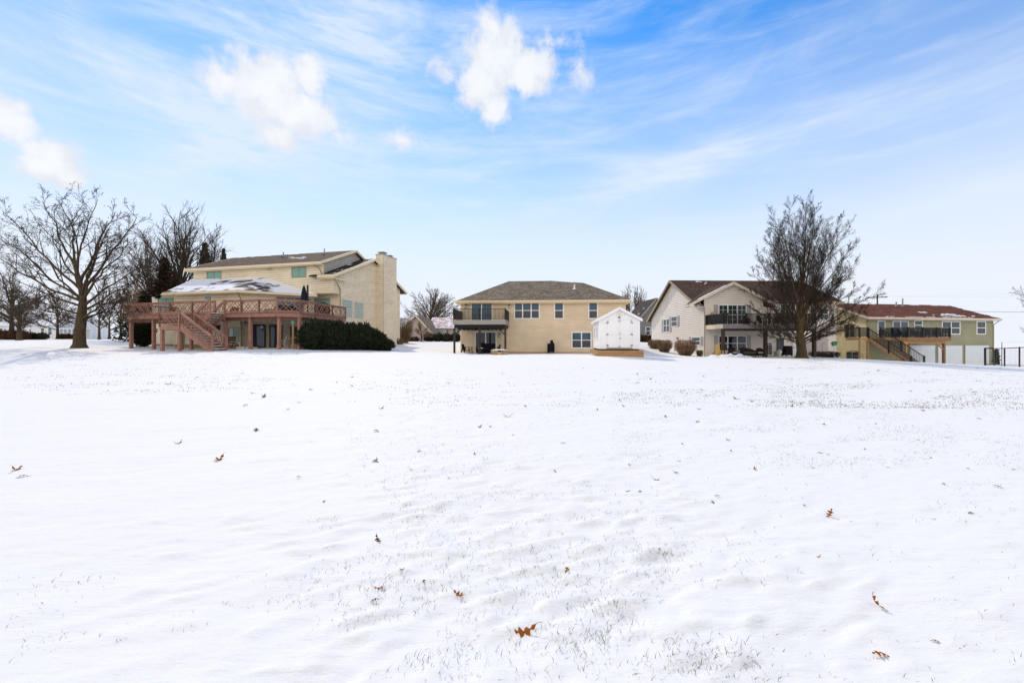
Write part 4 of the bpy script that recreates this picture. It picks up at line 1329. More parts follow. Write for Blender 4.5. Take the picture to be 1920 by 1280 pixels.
for x0, x1 in ((1706, 1753), (1758, 1804), (1809, 1854)):
    u_0, u_1 = D.u(x0, 0), D.u(x1, 0)
    mb = MB().pbox(PF(0), u_0, u_1, -.6, 2.0, 0, .03)
    for i in range(4):
        mb.pbox(PF(0), u_0 + .03, u_1 - .03, -.55 + i * .64, -.55 + i * .64 + .60, .03, .05)
    g_ = mb.build('garage_door', M['garage'], hd)
    tr = MB().pbox(PF(0), u_0 - .14, u_0, -.6, 2.12, 0, .07).pbox(PF(0), u_1, u_1 + .14, -.6, 2.12, 0, .07).pbox(PF(0), u_0 - .14, u_1 + .14, 2.0, 2.14, 0, .075)
    tr.build('door_frame', M['siding_sage'], g_)
b = D.rs(1584, 607, 1604, 633, 0); window(hd, PL(0), *b, cols=2, frame='trim_taupe', glass='glass_green', fw=.09)
b = D.rs(1587, 659, 1611, 674, 0); window(hd, PL(0), *b, cols=2, frame='trim_taupe', glass='glass_green', fw=.08)
b = D.rs(1567, 658, 1574, 672, 0); window(hd, PL(0), *b, frame='white', glass='glass_green', fw=.08)
# its deck
dd = D.empty('raised_deck', 'new pine deck with black railing and stairs on the sage green house', 'deck')
zD, vD = 2.86, -3.0
ud0, ud1 = 1.37, D.u(1783, vD)
vL_, uL0 = -1.5, D.u(1612, -1.5)
MB().box(ud0, ud1, vD, -.05, zD - .05, zD).build('deck_floor', M['wood_brown'], dd)
MB().box(uL0, ud0, vL_, -.05, zD - .05, zD - .004).build('landing', M['wood_brown'], dd)
MB().box(ud0, ud1, vD - .03, vD + .02, zD - .36, zD + .01).box(ud1 - .02, ud1 + .03, vD + .02, -.06, zD - .36, zD + .01).build('rim_board', M['wood_brown'], dd)
MB().box(ud0 - .03, ud0 + .02, vD - .03, vL_, zD - .36, zD + .012).box(uL0, ud0 - .03, vL_ - .03, vL_ + .02, zD - .30, zD - .006).box(uL0 - .03, uL0 + .02, vL_ + .02, -.06, zD - .3, zD - .006).build('side_board', M['wood_new'], dd)
MB().box(ud0 - .3, ud1 - .35, vD + .22, vD + .38, zD - .62, zD - .37).build('beam', M['wood_new'], dd)
jo = MB()
for i in range(14):
    x = ud0 + .3 + i * (ud1 - ud0 - .6) / 13
    jo.box(x - .025, x + .025, vD + .1, -.1, zD - .34, zD - .06)
jo.build('joist_frame', M['wood_brown'], dd)
pa, pb = D.u(1698, vD + .3), D.u(1769.5, vD + .3)
MB().box(pa - .11, pa + .11, vD + .2, vD + .4, -.8, zD - .62).build('post', M['wood_new'], dd)
MB().box(pb - .11, pb + .11, vD + .2, vD + .4, -.8, zD - .62).build('post', M['wood_brown'], dd)
MB().bar((pa, vD + .3, 1.55), (pa + .75, vD + .3, zD - .62), .1).build('brace', M['wood_new'], dd)
MB().bar((pb, vD + .3, 1.55), (pb - .9, vD + .3, zD - .62), .1).build('brace', M['wood_new'], dd)
MB().box(uL0 + .02, uL0 + .14, vL_, vL_ + .14, -.5, zD - .3).build('post', M['wood_new'], dd)
q = D.u(1628, vL_)
MB().box(q - .06, q + .12, vL_, vL_ + .16, -.5, zD - .3).build('post', M['wood_new'], dd)
n = 4
xx = [ud0 + .05 + (ud1 - ud0 - .1) * i / 3 for i in range(4)]
for i in range(3):
    railing(MB(), (xx[i], vD + .05, zD), (xx[i + 1], vD + .05, zD), 1.0, .12, .12).build('railing', M['black_metal'], dd)
railing(MB(), (ud0 + .05, vD + .05, zD), (ud0 + .05, vL_, zD), 1.0, .12, .1).build('railing', M['black_metal'], dd)
railing(MB(), (ud1 - .05, vD + .05, zD), (ud1 - .05, -.1, zD), 1.0, .12, .1).build('railing', M['black_metal'], dd)
s0, s1 = D.u(1628.5, vL_), D.u(1651, vL_)
railing(MB(), (uL0 + .05, vL_ + .05, zD), (s0, vL_ + .05, zD), 1.0, .12, .13).build('railing', M['black_metal'], dd)
railing(MB(), (s1 + .05, vL_ + .05, zD), (ud0, vL_ + .05, zD), 1.0, .12, .13).build('railing', M['black_metal'], dd)
railing(MB(), (uL0 + .05, vL_ + .05, zD), (uL0 + .05, -.1, zD), 1.0, .12, .1).build('railing', M['black_metal'], dd)
# stairs running down towards the lawn
run, zbot = 3.9, 0.05
ns = 14
for xx_ in (s0 + .03, s1 - .03):
    MB().bar((xx_, vL_, zD - .16), (xx_, vL_ - run, zbot - .1), .05, .30).build('stringer', M['wood_new'], dd)
for i in range(ns):
    f = (i + .6) / ns
    y, z = vL_ - run * f, zD + (zbot - zD) * f
    MB().box(s0 + .06, s1 - .06, y - .15, y + .14, z - .02, z + .025).build('tread', M['wood_tread'], dd)
for xx_ in (s0, s1):
    mb = MB()
    P = lambda f, h: (xx_, vL_ - run * f, zD + (zbot - zD) * f + h)
    mb.bar(P(0, .95), P(1, .95), .06, .06); mb.bar(P(0, .12), P(1, .12), .04, .04)
    for i in range(1, 30):
        mb.bar(P(i / 30, .12), P(i / 30, .95), .022)
    for f in (0, .5, 1):
        mb.bar(P(f, -.2), P(f, 1.05), .11)
    mb.build('stair_railing', M['black_metal'], dd)

# ------------------------------------------------------------------ the white garden shed
SH = Fr(*[(1123.5 - 960) / FPX * 28.3, 28.3], 0.52, 6)
hs_ = SH.empty('garden_shed', 'white garden shed with double doors on a timber base', 'shed')
ws = SH.u(1199, 0)
zb0 = SH.z(654, 1, 0); ze = SH.z(598.5, 0, 0); zp = SH.z(578.5, ws / 2, 0)
um = ws / 2
LS = 4.3
w = MB()
siding(w, PF(0), [(0, zb0), (ws, zb0), (ws, ze), (um, zp), (0, ze)], .6, .004, .004)
siding(w, PL(0), rect(0, LS, zb0, ze), .6, .004, .004); siding(w, PR(ws), rect(0, LS, zb0, ze), .6, .004, .004)
w.prism([(.1, .1), (ws - .1, .1), (ws - .1, LS), (.1, LS)], zb0, ze)
w.build('wall', M['white_shed'], hs_)
sl_ = (zp - ze) / um
r = MB()
ov = .14
r.slab([(-ov, -.16, ze - ov * sl_ + .1), (um, -.16, zp + .1), (um, LS + .1, zp + .1), (-ov, LS + .1, ze - ov * sl_ + .1)], .05)
r.slab([(um, -.16, zp + .1), (ws + ov, -.16, ze - ov * sl_ + .1), (ws + ov, LS + .1, ze - ov * sl_ + .1), (um, LS + .1, zp + .1)], .05)
r.build('roof', M['shingle_white'], hs_)
fascia(hs_, 'fascia', [((-ov - .02, -.17, ze - ov * sl_ + .0), (um, -.17, zp + .02)), ((um, -.17, zp + .02), (ws + ov + .02, -.17, ze - ov * sl_)), ((-ov - .02, -.17, ze - ov * sl_), (-ov - .02, LS + .1, ze - ov * sl_)), ((ws + ov + .02, -.17, ze - ov * sl_), (ws + ov + .02, LS + .1, ze - ov * sl_))], M['white_shed'], .04, .16)
MB().box(-.03, .09, -.03, 0, zb0, ze).build('corner_trim', M['white_shed'], hs_)
MB().box(ws - .09, ws + .03, -.03, 0, zb0, ze).build('corner_trim', M['white_shed'], hs_)
MB().box(.09, ws - .09, -.025, 0, ze - .04, ze + .08).build('corner_trim', M['white_shed'], hs_)
dL, dR = SH.u(1138.5, 0), SH.u(1184.5, 0)
dz0, dz1 = zb0 + .1, SH.z(600.5, um, 0)
dm = (dL + dR) / 2
for x0, x1, sg_ in ((dL, dm - .003, -1), (dm + .003, dR, 1)):
    mb = MB().box(x0, x1, -.045, -.015, dz0, dz1)
    for a, b, c, d in ((x0, x1, dz1 - .12, dz1), (x0, x1, dz0, dz0 + .12), (x0, x1, (dz0 + dz1) / 2 - .06, (dz0 + dz1) / 2 + .06), (x0, x0 + .1, dz0, dz1), (x1 - .1, x1, dz0, dz1)):
        mb.box(a, b, -.06, -.045, c, d)
    for i in range(1, 8):
        q = x0 + (x1 - x0) * i / 8
        mb.box(q - .006, q + .006, -.05, -.045, dz0 + .1, dz1 - .1)
    d_ = mb.build('door', M['white_shed'], hs_)
    for zz in (dz1 - .17, (dz0 + dz1) / 2 - .05, dz0 + .16):
        xo = dL if sg_ < 0 else dR
        hb_ = MB()
        hb_.add([(xo + sg_ * .05, -.066, zz - .04), (xo - sg_ * .13, -.066, zz), (xo + sg_ * .05, -.066, zz + .04), (xo + sg_ * .05, -.08, zz - .04), (xo - sg_ * .13, -.08, zz), (xo + sg_ * .05, -.08, zz + .04)],
                [(0, 1, 2), (3, 4, 5), (0, 1, 4, 3), (1, 2, 5, 4), (2, 0, 3, 5)])
        hb_.build('hinge', M['black_metal'], d_)
    if sg_ > 0:
        MB().box(dm + .02, dm + .08, -.09, -.06, 1.15, 1.25).build('handle', M['vent_metal'], d_)
MB().box(dL - .04, dR + .04, -.06, -.0, zb0 - .0, zb0 + .07).build('door_sill', M['deck_grey'], hs_)
vz = SH.z(589, um, 0)
vt = MB().box(um - .17, um + .17, -.03, 0, vz - .12, vz + .12)
for i in range(6):
    vt.box(um - .15, um + .15, -.045, -.03, vz - .10 + i * .036, vz - .085 + i * .036)
vt.build('gable_vent', M['lamp_white'], hs_)
lz = SH.z(595.3, um, 0)
MB().box(um - .075, um + .075, -.07, -.01, lz - .01, lz + .045).box(um - .05, um + .05, -.09, -.06, lz - .04, lz - .005).build('door_lamp', M['black_metal'], hs_)
for v0 in (.7, 2.5):
    window(hs_, PL(0), v0, v0 + .75, 1.15, 2.05, frame='white_shed', glass='glass_dark', fw=.05, n0=.02)
tb = MB()
tz1 = SH.z(656.5, um, -.3)
x0, x1 = SH.u(1118.5, -.35), SH.u(1207, -.35)
for i in range(2):
    tb.box(x0, x1, -.35, -.22, tz1 - .17 * (i + 1), tz1 - .17 * i - .004)
    tb.box(x0, x0 + .13, -.22, LS + .3, tz1 - .17 * (i + 1), tz1 - .17 * i - .004)
    tb.box(x1 - .13, x1, -.22, LS + .3, tz1 - .17 * (i + 1), tz1 - .17 * i - .004)
tb.box(x0, x1, -.35, -.22, tz1 - .9, tz1 - .344).box(x1 - .13, x1, -.22, LS + .3, tz1 - .9, tz1 - .344)
tb.build('timber_base', M['timber'], hs_)
MB().box(.02, ws - .02, .05, LS - .05, tz1 - .05, zb0).build('skid', M['black_plastic'], hs_)
MB().box(x0 + .13, x1 - .13, -.22, .0, tz1 - .1, tz1 - .03).build('base_fill', M['deck_grey'], hs_)

# ------------------------------------------------------------------ houses farther back
def small_house(name, label, ox, oy, zb, deg, W, Dp, ze, zr, wallm, roofm, wins, ridge='u', trim='white', shut=None, gwin=()):
    f = Fr(ox, oy, zb, deg)
    o = f.empty(name, label, 'house')
    w = MB()
    rv = Dp / 2
    siding(w, PF(0), rect(0, W, -1, ze)) if ridge == 'u' else siding(w, PF(0), [(0, -1), (W, -1), (W, ze), (W / 2, zr - .1), (0, ze)])
    for pl in (PL(0), PR(W)):
        siding(w, pl, [(0, -1), (Dp, -1), (Dp, ze), (rv, zr - .1), (0, ze)] if ridge == 'u' else rect(0, Dp, -1, ze))
    w.prism([(.1, .1), (W - .1, .1), (W - .1, Dp), (.1, Dp)], -1, ze)
    w.build('wall', M[wallm], o)
    r = MB()
    if ridge == 'u':
        e = .4; k = (zr - ze) / rv
        r.slab([(-e, -e, ze - k * e + .1), (W + e, -e, ze - k * e + .1), (W + e, rv, zr + .1), (-e, rv, zr + .1)])
        r.slab([(-e, rv, zr + .1), (W + e, rv, zr + .1), (W + e, Dp + e, ze - k * e + .1), (-e, Dp + e, ze - k * e + .1)])
        fs = [((-e, -e - .03, ze - k * e), (W + e, -e - .03, ze - k * e))]
        for x in (-e - .03, W + e + .03):
            fs += [((x, -e, ze - k * e), (x, rv, zr)), ((x, rv, zr), (x, Dp + e, ze - k * e))]
    else:
        e = .4; k = (zr - ze) / (W / 2)
        r.slab([(-e, -e, ze - k * e + .1), (W / 2, -e, zr + .1), (W / 2, Dp, zr + .1), (-e, Dp, ze - k * e + .1)])
        r.slab([(W / 2, -e, zr + .1), (W + e, -e, ze - k * e + .1), (W + e, Dp, ze - k * e + .1), (W / 2, Dp, zr + .1)])
        fs = [((-e, -e - .03, ze - k * e), (W / 2, -e - .03, zr)), ((W / 2, -e - .03, zr), (W + e, -e - .03, ze - k * e))]
    r.build('roof', M[roofm], o)
    fascia(o, 'fascia', fs, M[trim], .06, .2)
    for a0, a1, z0, z1, c in wins:
        window(o, PF(0), a0, a1, z0, z1, cols=c, frame='white', glass='glass_blue' if not shut else 'glass_pale', fw=.08)
        if shut:
            for s0 in (a0 - .45, a1 + .05):
                MB().pbox(PF(0), s0, s0 + .4, z0, z1, .02, .05).build('shutter', M[shut], o)
    for a0, a1, z0, z1 in gwin:
        window(o, PR(W), a0, a1, z0, z1, frame='white', glass='glass_blue', fw=.08)
    return f, o


# grey-pink ranch house between the cream and the tan house: a wing with red roof and a gabled wing
pg = lambda px, d: ((px - 960) / FPX * d, d)
small_house('ranch_house', 'low mauve grey ranch house with snowy red roof beyond the tan house', *pg(806, 66), 1.35, 2, 6.5, 8, 2.5, 4.2, 'siding_mauve', 'shingle_pink', [(1.3, 2.6, 0.75, 2.0, 1), (4.9, 5.5, .75, 2.0, 1)], shut='siding_slate')
small_house('gabled_cottage', 'mauve grey gable end half hidden by the tall brown shrub', *pg(746, 60), 1.35, 2, 5.4, 8, 1.1, 4.0, 'siding_mauve', 'shingle_taupe', [], 'v', trim='trim_almond')
# slate house seen in the gap behind the shed
small_house('slate_house', 'dark slate house with snowy roof in the gap beside the shed', *pg(1199, 66), 1.3, -3, 5.5, 7, 4.0, 7.2, 'siding_slate', 'shingle_dark_snow', [(1.0, 1.8, 1.2, 2.6, 1), (2.5, 3.2, 1.2, 2.6, 1)], 'v', trim='deck_grey')
# white houses at the west edge, among the trees
f_, o_ = small_house('white_house', 'low white house with snowy roof half hidden by bare trees', *pg(48, 78), 1.9, 12, 8.5, 8, 2.9, 4.9, 'siding_white', 'shingle_white', [(4.0, 5.0, .8, 2.2, 1), (5.9, 6.9, .8, 2.2, 1), (1.0, 1.6, .7, 2.0, 1)])
pw = MB()
for i in range(4):
    pw.box(8.9 + i * 1.0, 9.05 + i * 1.0, -.2, -.05, 0, 1.9)
pw.box(8.6, 12.3, -.3, 3, 1.9, 2.1).box(8.6, 12.2, 2.6, 2.8, -.5, 1.9)
pw.build('porch', M['siding_white'], o_)
small_house('distant_white_house', 'small white house with snow on its roof at the far west edge', *pg(-60, 80), 1.9, 10, 11, 8, 3.0, 6.0, 'siding_white', 'shingle_white', [(2, 3, .8, 2.2, 1), (8, 9, .8, 2.2, 1)])
# ================================================================== trees, hedges, shrubs
def twigs(mb, rng, p, d, L_, r, lev, spec):
    """one branch and its children; d is the starting direction"""
    n = spec['segs'][lev]
    pts = [(p, r)]
    d = d.copy()
    rt = max(spec['rmin'], r * 0.35)
    for i in range(n):
        d = d + Vector((rng.gauss(0, 1), rng.gauss(0, 1), rng.gauss(0, 1))) * spec['wob'][lev] + Vector((0, 0, spec['up'][lev]))
        d.normalize()
        q = p + d * (L_ / n)
        rr = r + (rt - r) * (i + 1) / n
        mb.tube(p, q, pts[-1][1], rr, spec['sides'][lev], cap=False)
        p = q
        pts.append((p, rr))
    branch_children(mb, rng, pts, L_, lev, spec)


def branch_children(mb, rng, pts, L_, lev, spec):
    if lev + 1 >= len(spec['segs']):
        if spec.get('buds'):
            for k in range(spec['buds']):
                c = pts[-1][0] + Vector((rng.gauss(0, .06), rng.gauss(0, .06), rng.gauss(0, .06)))
                s = rng.uniform(.02, .05)
                a = Vector((rng.gauss(0, 1), rng.gauss(0, 1), rng.gauss(0, 1))).normalized() * s
                b = a.orthogonal().normalized() * s * .6
                mb.add([tuple(c - a), tuple(c + b), tuple(c + a), tuple(c - b)], [(0, 1, 2, 3)])
        return
    nc = spec['nch'][lev]
    n = len(pts) - 1
    for k in range(nc):
        t = spec['t0'][lev] + (1 - spec['t0'][lev]) * (k + rng.random()) / nc
        t = min(t, .999)
        i = int(t * n); f = t * n - i
        a, b = pts[i], pts[i + 1]
        p = a[0].lerp(b[0], f); r = a[1] + (b[1] - a[1]) * f
        d = (b[0] - a[0]).normalized()
        ax = d.orthogonal().normalized()
        ax = Matrix.Rotation(rng.uniform(0, 2 * math.pi), 3, d) @ ax
        ang = R(spec['ang'][lev] * rng.uniform(.7, 1.3))
        dd = Matrix.Rotation(ang, 3, ax) @ d
        LL = L_ * spec['lr'][lev] * rng.uniform(.65, 1.25) * (1.15 - .55 * t)
        twigs(mb, rng, p, dd, LL, max(spec['rmin'], r * spec['rr'][lev]), lev + 1, spec)


def limb_pts(rng, p0, p1, r0, r1, bow, n=9, wob=.07):
    """curved limb between two points; bow > 0 makes it leave the trunk upright, < 0 leave it flat"""
    p0, p1 = Vector(p0), Vector(p1)
    D_ = p1 - p0
    L_ = D_.length
    ctrl = p0 + D_ * .45 + Vector((0, 0, bow * L_))
    off = Vector((0, 0, 0))
    pts = []
    for i in range(n + 1):
        t = i / n
        q = p0 * (1 - t) ** 2 + ctrl * 2 * t * (1 - t) + p1 * t * t
        if 0 < i:
            off = off + Vector((rng.gauss(0, 1), rng.gauss(0, 1), rng.gauss(0, .6))) * wob * L_ / n
        pts.append((q + off * min(1, 3 * t), r0 + (r1 - r0) * t ** .75))
    return pts, L_


def put_limb(mb, pts, n=7):
    for a, b in zip(pts[:-1], pts[1:]):
        mb.tube(a[0], b[0], a[1], b[1], n, cap=False)


def bare_tree(name, label, x, y, trunk, limbs, spec, seed, bark, twig, group=None, flare=1.45, cat='tree'):
    """trunk: [(dx, dy, z, r), ...]; limbs: [(trunk height, target xyz, r0, bow), ...] relative to the foot"""
    rng = random.Random(seed)
    z0 = zt(x, y)
    o = thing(name, label, cat, (x, y, z0), 0, group)
    tm = MB()
    P = [(Vector((a, b, c)), r) for a, b, c, r in trunk]
    P = [(P[0][0] + Vector((0, 0, -.35)), P[0][1] * flare * 1.25), (P[0][0] + Vector((0, 0, .02)), P[0][1] * flare), (P[0][0].lerp(P[1][0], .25), P[0][1] * 1.06)] + P[1:]
    put_limb(tm, P, 14)
    cm = MB()
    def at(h):
        for a, b in zip(P[:-1], P[1:]):
            if a[0].z <= h <= b[0].z:
                f = (h - a[0].z) / (b[0].z - a[0].z)
                return a[0].lerp(b[0], f), a[1] + (b[1] - a[1]) * f
        return P[-1]
    for h, tgt, r0, bow in limbs:
        p, rr = at(h)
        r0 = min(r0, rr * .92)
        pts, L_ = limb_pts(rng, p, tgt, r0, max(spec['rmin'] * 1.6, r0 * .16), bow, spec.get('ln', 9), spec.get('lw', .10))
        put_limb(tm if r0 > spec.get('trunk_r', .08) else cm, pts, 7)
        branch_children(cm, rng, pts, L_, 0, spec)
    tm.build('trunk', M[bark], o, smooth=True)
    cm.build('crown', M[twig], o)
    return o


def at_depth(px, py, d, x0, y0, z0):
    """photograph point at distance d, relative to a tree's foot"""
    return ((px - 960) / FPX * d - x0, d - y0, CAMZ + (640 - py) / FPX * d - z0)


# --- the big spreading tree beside the red deck
rng = random.Random(5)
d0 = 31.0
tx, ty = (149 - 960) / FPX * d0, d0
tz = zt(tx, ty)
T = lambda px, py, dd=0: at_depth(px, py, d0 + dd, tx, ty, tz)
trunk = [(0, 0, 0, .36), (.02, 0, 1.2, .33), (*T(153, 595)[:2], T(153, 595)[2], .30), (*T(156, 560)[:2], T(156, 560)[2], .21), (*T(150, 530)[:2], T(150, 530)[2], .15), (*T(141, 500)[:2], T(141, 500)[2], .12)]
hT = lambda py: T(150, py)[2]
spec = dict(segs=[9, 5, 4, 3], wob=[.1, .13, .17, .2], up=[0, .05, .05, .03], sides=[6, 5, 3, 3], nch=[9, 5, 4], t0=[.25, .2, .2], ang=[36, 38, 40],
            lr=[.36, .44, .5], rr=[.55, .6, .65], rmin=.0095, buds=1, lw=.13, trunk_r=.075)
limbs = []
for h, px, py, r, bow in ((500, 70, 352, .10, .05), (500, 112, 346, .10, .02), (505, 165, 350, .09, .04), (515, 135, 385, .09, 0), (530, 212, 372, .12, -.02), (545, 262, 392, .13, .02), (552, 185, 395, .12, .0),
                          (545, 30, 382, .11, .0), (560, 2, 430, .12, -.04), (565, -12, 470, .12, -.05), (575, -5, 500, .10, -.02), (590, 14, 545, .085, -.02), (600, 28, 566, .07, .0),
                          (560, 268, 440, .11, .0), (575, 272, 480, .11, .0), (585, 258, 520, .10, .03), (598, 262, 552, .09, .05), (604, 246, 572, .075, .07), (600, 225, 545, .07, -.02),
                          (570, 45, 420, .09, .05), (550, 95, 400, .10, .04), (560, 235, 410, .09, .04), (612, 100, 590, .05, .03)):
    limbs.append((hT(h), T(150 + (px - 150) * .95, 600 + (py - 600) * .905, rng.uniform(-3.4, 3.4)), r, bow))
bare_tree('big_spreading_tree', 'big bare spreading tree with a thick trunk beside the red wooden deck', tx, ty, trunk, limbs, spec, 11, 'bark_grey', 'twig')

# --- the pear-shaped tree in front of the pale house
d0 = 35.0
tx, ty = (1503 - 960) / FPX * d0, d0
tz = zt(tx, ty)
trunk = [(0, 0, 0, .40), (.0, 0, .7, .36), (-.1, 0, 1.5, .34), (-.15, 0, 2.2, .27), (-.05, 0, 4.2, .18), (.05, 0, 6.5, .13)]
spec = dict(segs=[9, 5, 4, 3], wob=[.08, .09, .13, .17], up=[0, .10, .10, .06], sides=[6, 5, 3, 3], nch=[14, 8, 7], t0=[.18, .15, .12], ang=[27, 30, 34],
            lr=[.28, .42, .5], rr=[.42, .52, .6], rmin=.0062, buds=1, lw=.07, trunk_r=.075)
limbs = []
for h, px, py, r, bow in ((6.4, 1507, 368, .11, .0), (6.2, 1482, 378, .10, .02), (5.6, 1530, 376, .10, .02), (5.0, 1550, 395, .10, .03), (4.8, 1458, 398, .10, .04), (4.2, 1572, 428, .10, .04), (4.0, 1440, 425, .10, .05),
                          (3.2, 1592, 455, .11, .05), (3.0, 1424, 465, .10, .06), (2.6, 1603, 495, .11, .06), (2.3, 1410, 500, .10, .07), (2.0, 1606, 530, .10, .05), (2.1, 1404, 535, .09, .06), (1.7, 1640, 545, .10, .02),
                          (1.8, 1408, 572, .09, .06), (1.5, 1622, 575, .09, .03), (1.5, 1405, 605, .08, .06), (1.4, 1596, 590, .08, .03), (1.3, 1418, 628, .07, .07), (1.3, 1604, 612, .07, .05), (1.2, 1580, 600, .08, .02),
                          (2.8, 1520, 400, .10, .0), (2.5, 1480, 420, .11, .0), (2.2, 1550, 440, .11, .02), (2.0, 1455, 470, .10, .04), (1.0, 1440, 622, .06, .02), (3.5, 1500, 390, .10, 0), (2.0, 1575, 500, .10, .04), (1.1, 1560, 625, .05, .0)):
    limbs.append((h, T(px, py, rng.uniform(-3.0, 3.0)) if False else at_depth(1505 + (px - 1505) * .96, 640 + (py - 640) * (.935 if abs(px - 1505) < 30 else .90), d0 + rng.uniform(-3.0, 3.0), tx, ty, tz), r * .74, bow))
rng2 = random.Random(61)
for i in range(13):
    f = (i + .5) / 13
    py = 405 + 165 * f
    half = 96 * math.sqrt(max(.05, 1 - ((py - 540) / 190) ** 2)) if py < 540 else 98 - (py - 540) * .12
    px = 1505 + half * (1 if i % 2 else -1) * rng2.uniform(.30, .98)
    limbs.append((1.0 + (1 - f) * 2.6, at_depth(px, py, d0 + rng2.uniform(-3.2, 3.2), tx, ty, tz), .062, .06))
bare_tree('pear_tree', 'bare pear shaped tree with upright limbs before the pale gabled house', tx, ty, trunk, limbs, spec, 23, 'bark_olive', 'twig')


def simple_tree(label, px, d, top, halfw, seed, bow=.04, n=12, base_h=1.5, r=.2, low=.35, bark='bark_grey', twig='twig_far', dense=1.0, lean=0, name='bare_tree', group='bare trees behind the houses', spread_y=1.0):
    x, y = (px - 960) / FPX * d, d
    z = zt(x, y)
    rg = random.Random(seed)
    H = CAMZ + (640 - top) / FPX * d - z
    W = halfw / FPX * d
    trunk = [(0, 0, 0, r), (0, 0, base_h, r * .85), (lean * .3, 0, H * .3 + base_h * .3, r * .65), (lean * .6, 0, H * .55, r * .42)]
    limbs = []
    for i in range(n):
        f = (i + .5) / n
        a = rg.uniform(0, 2 * math.pi)
        e = low + (1 - low) * f
        rad = W * math.sqrt(max(.03, 1 - e ** 2.2)) * rg.uniform(.75, 1.05)
        h = base_h + (H * .5 - base_h) * f ** 1.2
        limbs.append((h, (math.cos(a) * rad + lean, math.sin(a) * rad * spread_y, H * e * rg.uniform(.93, 1.0)), r * .42, bow))
    limbs.append((H * .5, (lean + rg.uniform(-.3, .3), 0, H), r * .38, 0))
    rm = max(.008, .00026 * d)
    sp = dict(segs=[7, 4, 3], wob=[.1, .13, .17], up=[0, .07, .06], sides=[5, 4, 3], nch=[int(12 * dense), int(7 * dense)], t0=[.2, .15], ang=[33, 36], lr=[.36, .45], rr=[.5, .6], rmin=rm, ln=7, lw=.09, trunk_r=r * .36)
    return bare_tree(name, label, x, y, trunk, limbs, sp, seed, bark, twig, group)


simple_tree('broad many stemmed bare tree rising behind the roof of the cream house', 338, 55, 398, 94, 101, n=34, r=.4, low=.45, dense=1.0, base_h=2.5, bow=.08)
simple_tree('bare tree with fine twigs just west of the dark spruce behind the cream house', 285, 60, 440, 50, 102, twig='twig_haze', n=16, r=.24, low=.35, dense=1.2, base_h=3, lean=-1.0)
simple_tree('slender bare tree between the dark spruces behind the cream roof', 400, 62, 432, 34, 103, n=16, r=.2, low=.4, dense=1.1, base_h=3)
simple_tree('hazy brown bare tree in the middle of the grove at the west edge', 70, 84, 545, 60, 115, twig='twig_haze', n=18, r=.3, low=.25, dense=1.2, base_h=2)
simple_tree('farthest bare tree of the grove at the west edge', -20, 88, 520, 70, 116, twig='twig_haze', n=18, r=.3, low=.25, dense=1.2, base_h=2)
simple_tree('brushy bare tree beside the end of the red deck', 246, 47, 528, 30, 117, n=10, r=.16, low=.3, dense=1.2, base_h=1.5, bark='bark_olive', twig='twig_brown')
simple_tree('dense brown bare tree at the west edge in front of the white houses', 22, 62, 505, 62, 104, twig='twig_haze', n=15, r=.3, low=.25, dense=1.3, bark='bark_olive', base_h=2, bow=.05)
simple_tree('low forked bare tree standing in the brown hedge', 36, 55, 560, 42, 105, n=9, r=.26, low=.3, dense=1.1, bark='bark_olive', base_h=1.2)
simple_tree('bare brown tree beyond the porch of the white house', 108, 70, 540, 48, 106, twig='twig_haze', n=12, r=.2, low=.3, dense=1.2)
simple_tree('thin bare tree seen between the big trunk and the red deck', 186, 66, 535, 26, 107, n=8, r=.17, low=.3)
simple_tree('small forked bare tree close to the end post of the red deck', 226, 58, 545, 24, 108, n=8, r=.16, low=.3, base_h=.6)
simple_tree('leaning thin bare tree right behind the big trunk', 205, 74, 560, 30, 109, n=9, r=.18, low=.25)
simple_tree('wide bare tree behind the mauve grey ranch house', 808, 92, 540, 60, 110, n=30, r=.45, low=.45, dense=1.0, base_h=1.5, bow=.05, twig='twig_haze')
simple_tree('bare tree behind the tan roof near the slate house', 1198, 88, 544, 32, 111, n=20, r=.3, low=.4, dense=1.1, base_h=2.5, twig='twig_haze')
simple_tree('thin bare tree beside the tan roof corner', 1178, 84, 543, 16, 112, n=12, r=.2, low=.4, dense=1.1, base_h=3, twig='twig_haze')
simple_tree('small yellowish bare tree in front of the ranch house', 790, 56, 604, 20, 113, n=8, r=.10, low=.3, base_h=.5, bark='bark_olive', twig='twig_brown', name='small_tree')
simple_tree('tree whose twig tips reach in at the east edge of the view', 2002, 46, 480, 74, 114, n=12, r=.25, low=.25, base_h=2)


def foliage(mb, rng, blobs, n, ln, wd, up=.25, shell=.55):
    """leaf or needle sprays filling ellipsoids [(centre, radii, weight)]"""
    tot = sum(b[2] for b in blobs)
    for c, rad, wgt in blobs:
        for _ in range(int(n * wgt / tot)):
            v = Vector((rng.gauss(0, 1), rng.gauss(0, 1), rng.gauss(0, 1))).normalized()
            k = rng.random() ** (1 - shell) if shell < 1 else 1
            lump = 1 + .34 * mnoise.noise(Vector((v.x * 2.3 + c[0], v.y * 2.3 + c[1], v.z * 2.3)))
            p = Vector((c[0] + v.x * rad[0] * k * lump, c[1] + v.y * rad[1] * k * lump, c[2] + v.z * rad[2] * k * lump))
            d = (v + Vector((rng.gauss(0, .5), rng.gauss(0, .5), rng.gauss(0, .5) + up))).normalized()
            s = d.orthogonal().normalized()
            s = Matrix.Rotation(rng.uniform(0, 6.28), 3, d) @ s
            l = ln * rng.uniform(.6, 1.3); w_ = wd * rng.uniform(.6, 1.3)
            a = p - d * l * .4; b = p + d * l * .6
            mb.add([tuple(a - s * w_ * .3), tuple(p + s * w_ * .5), tuple(b), tuple(p - s * w_ * .5)], [(0, 1, 2, 3)])


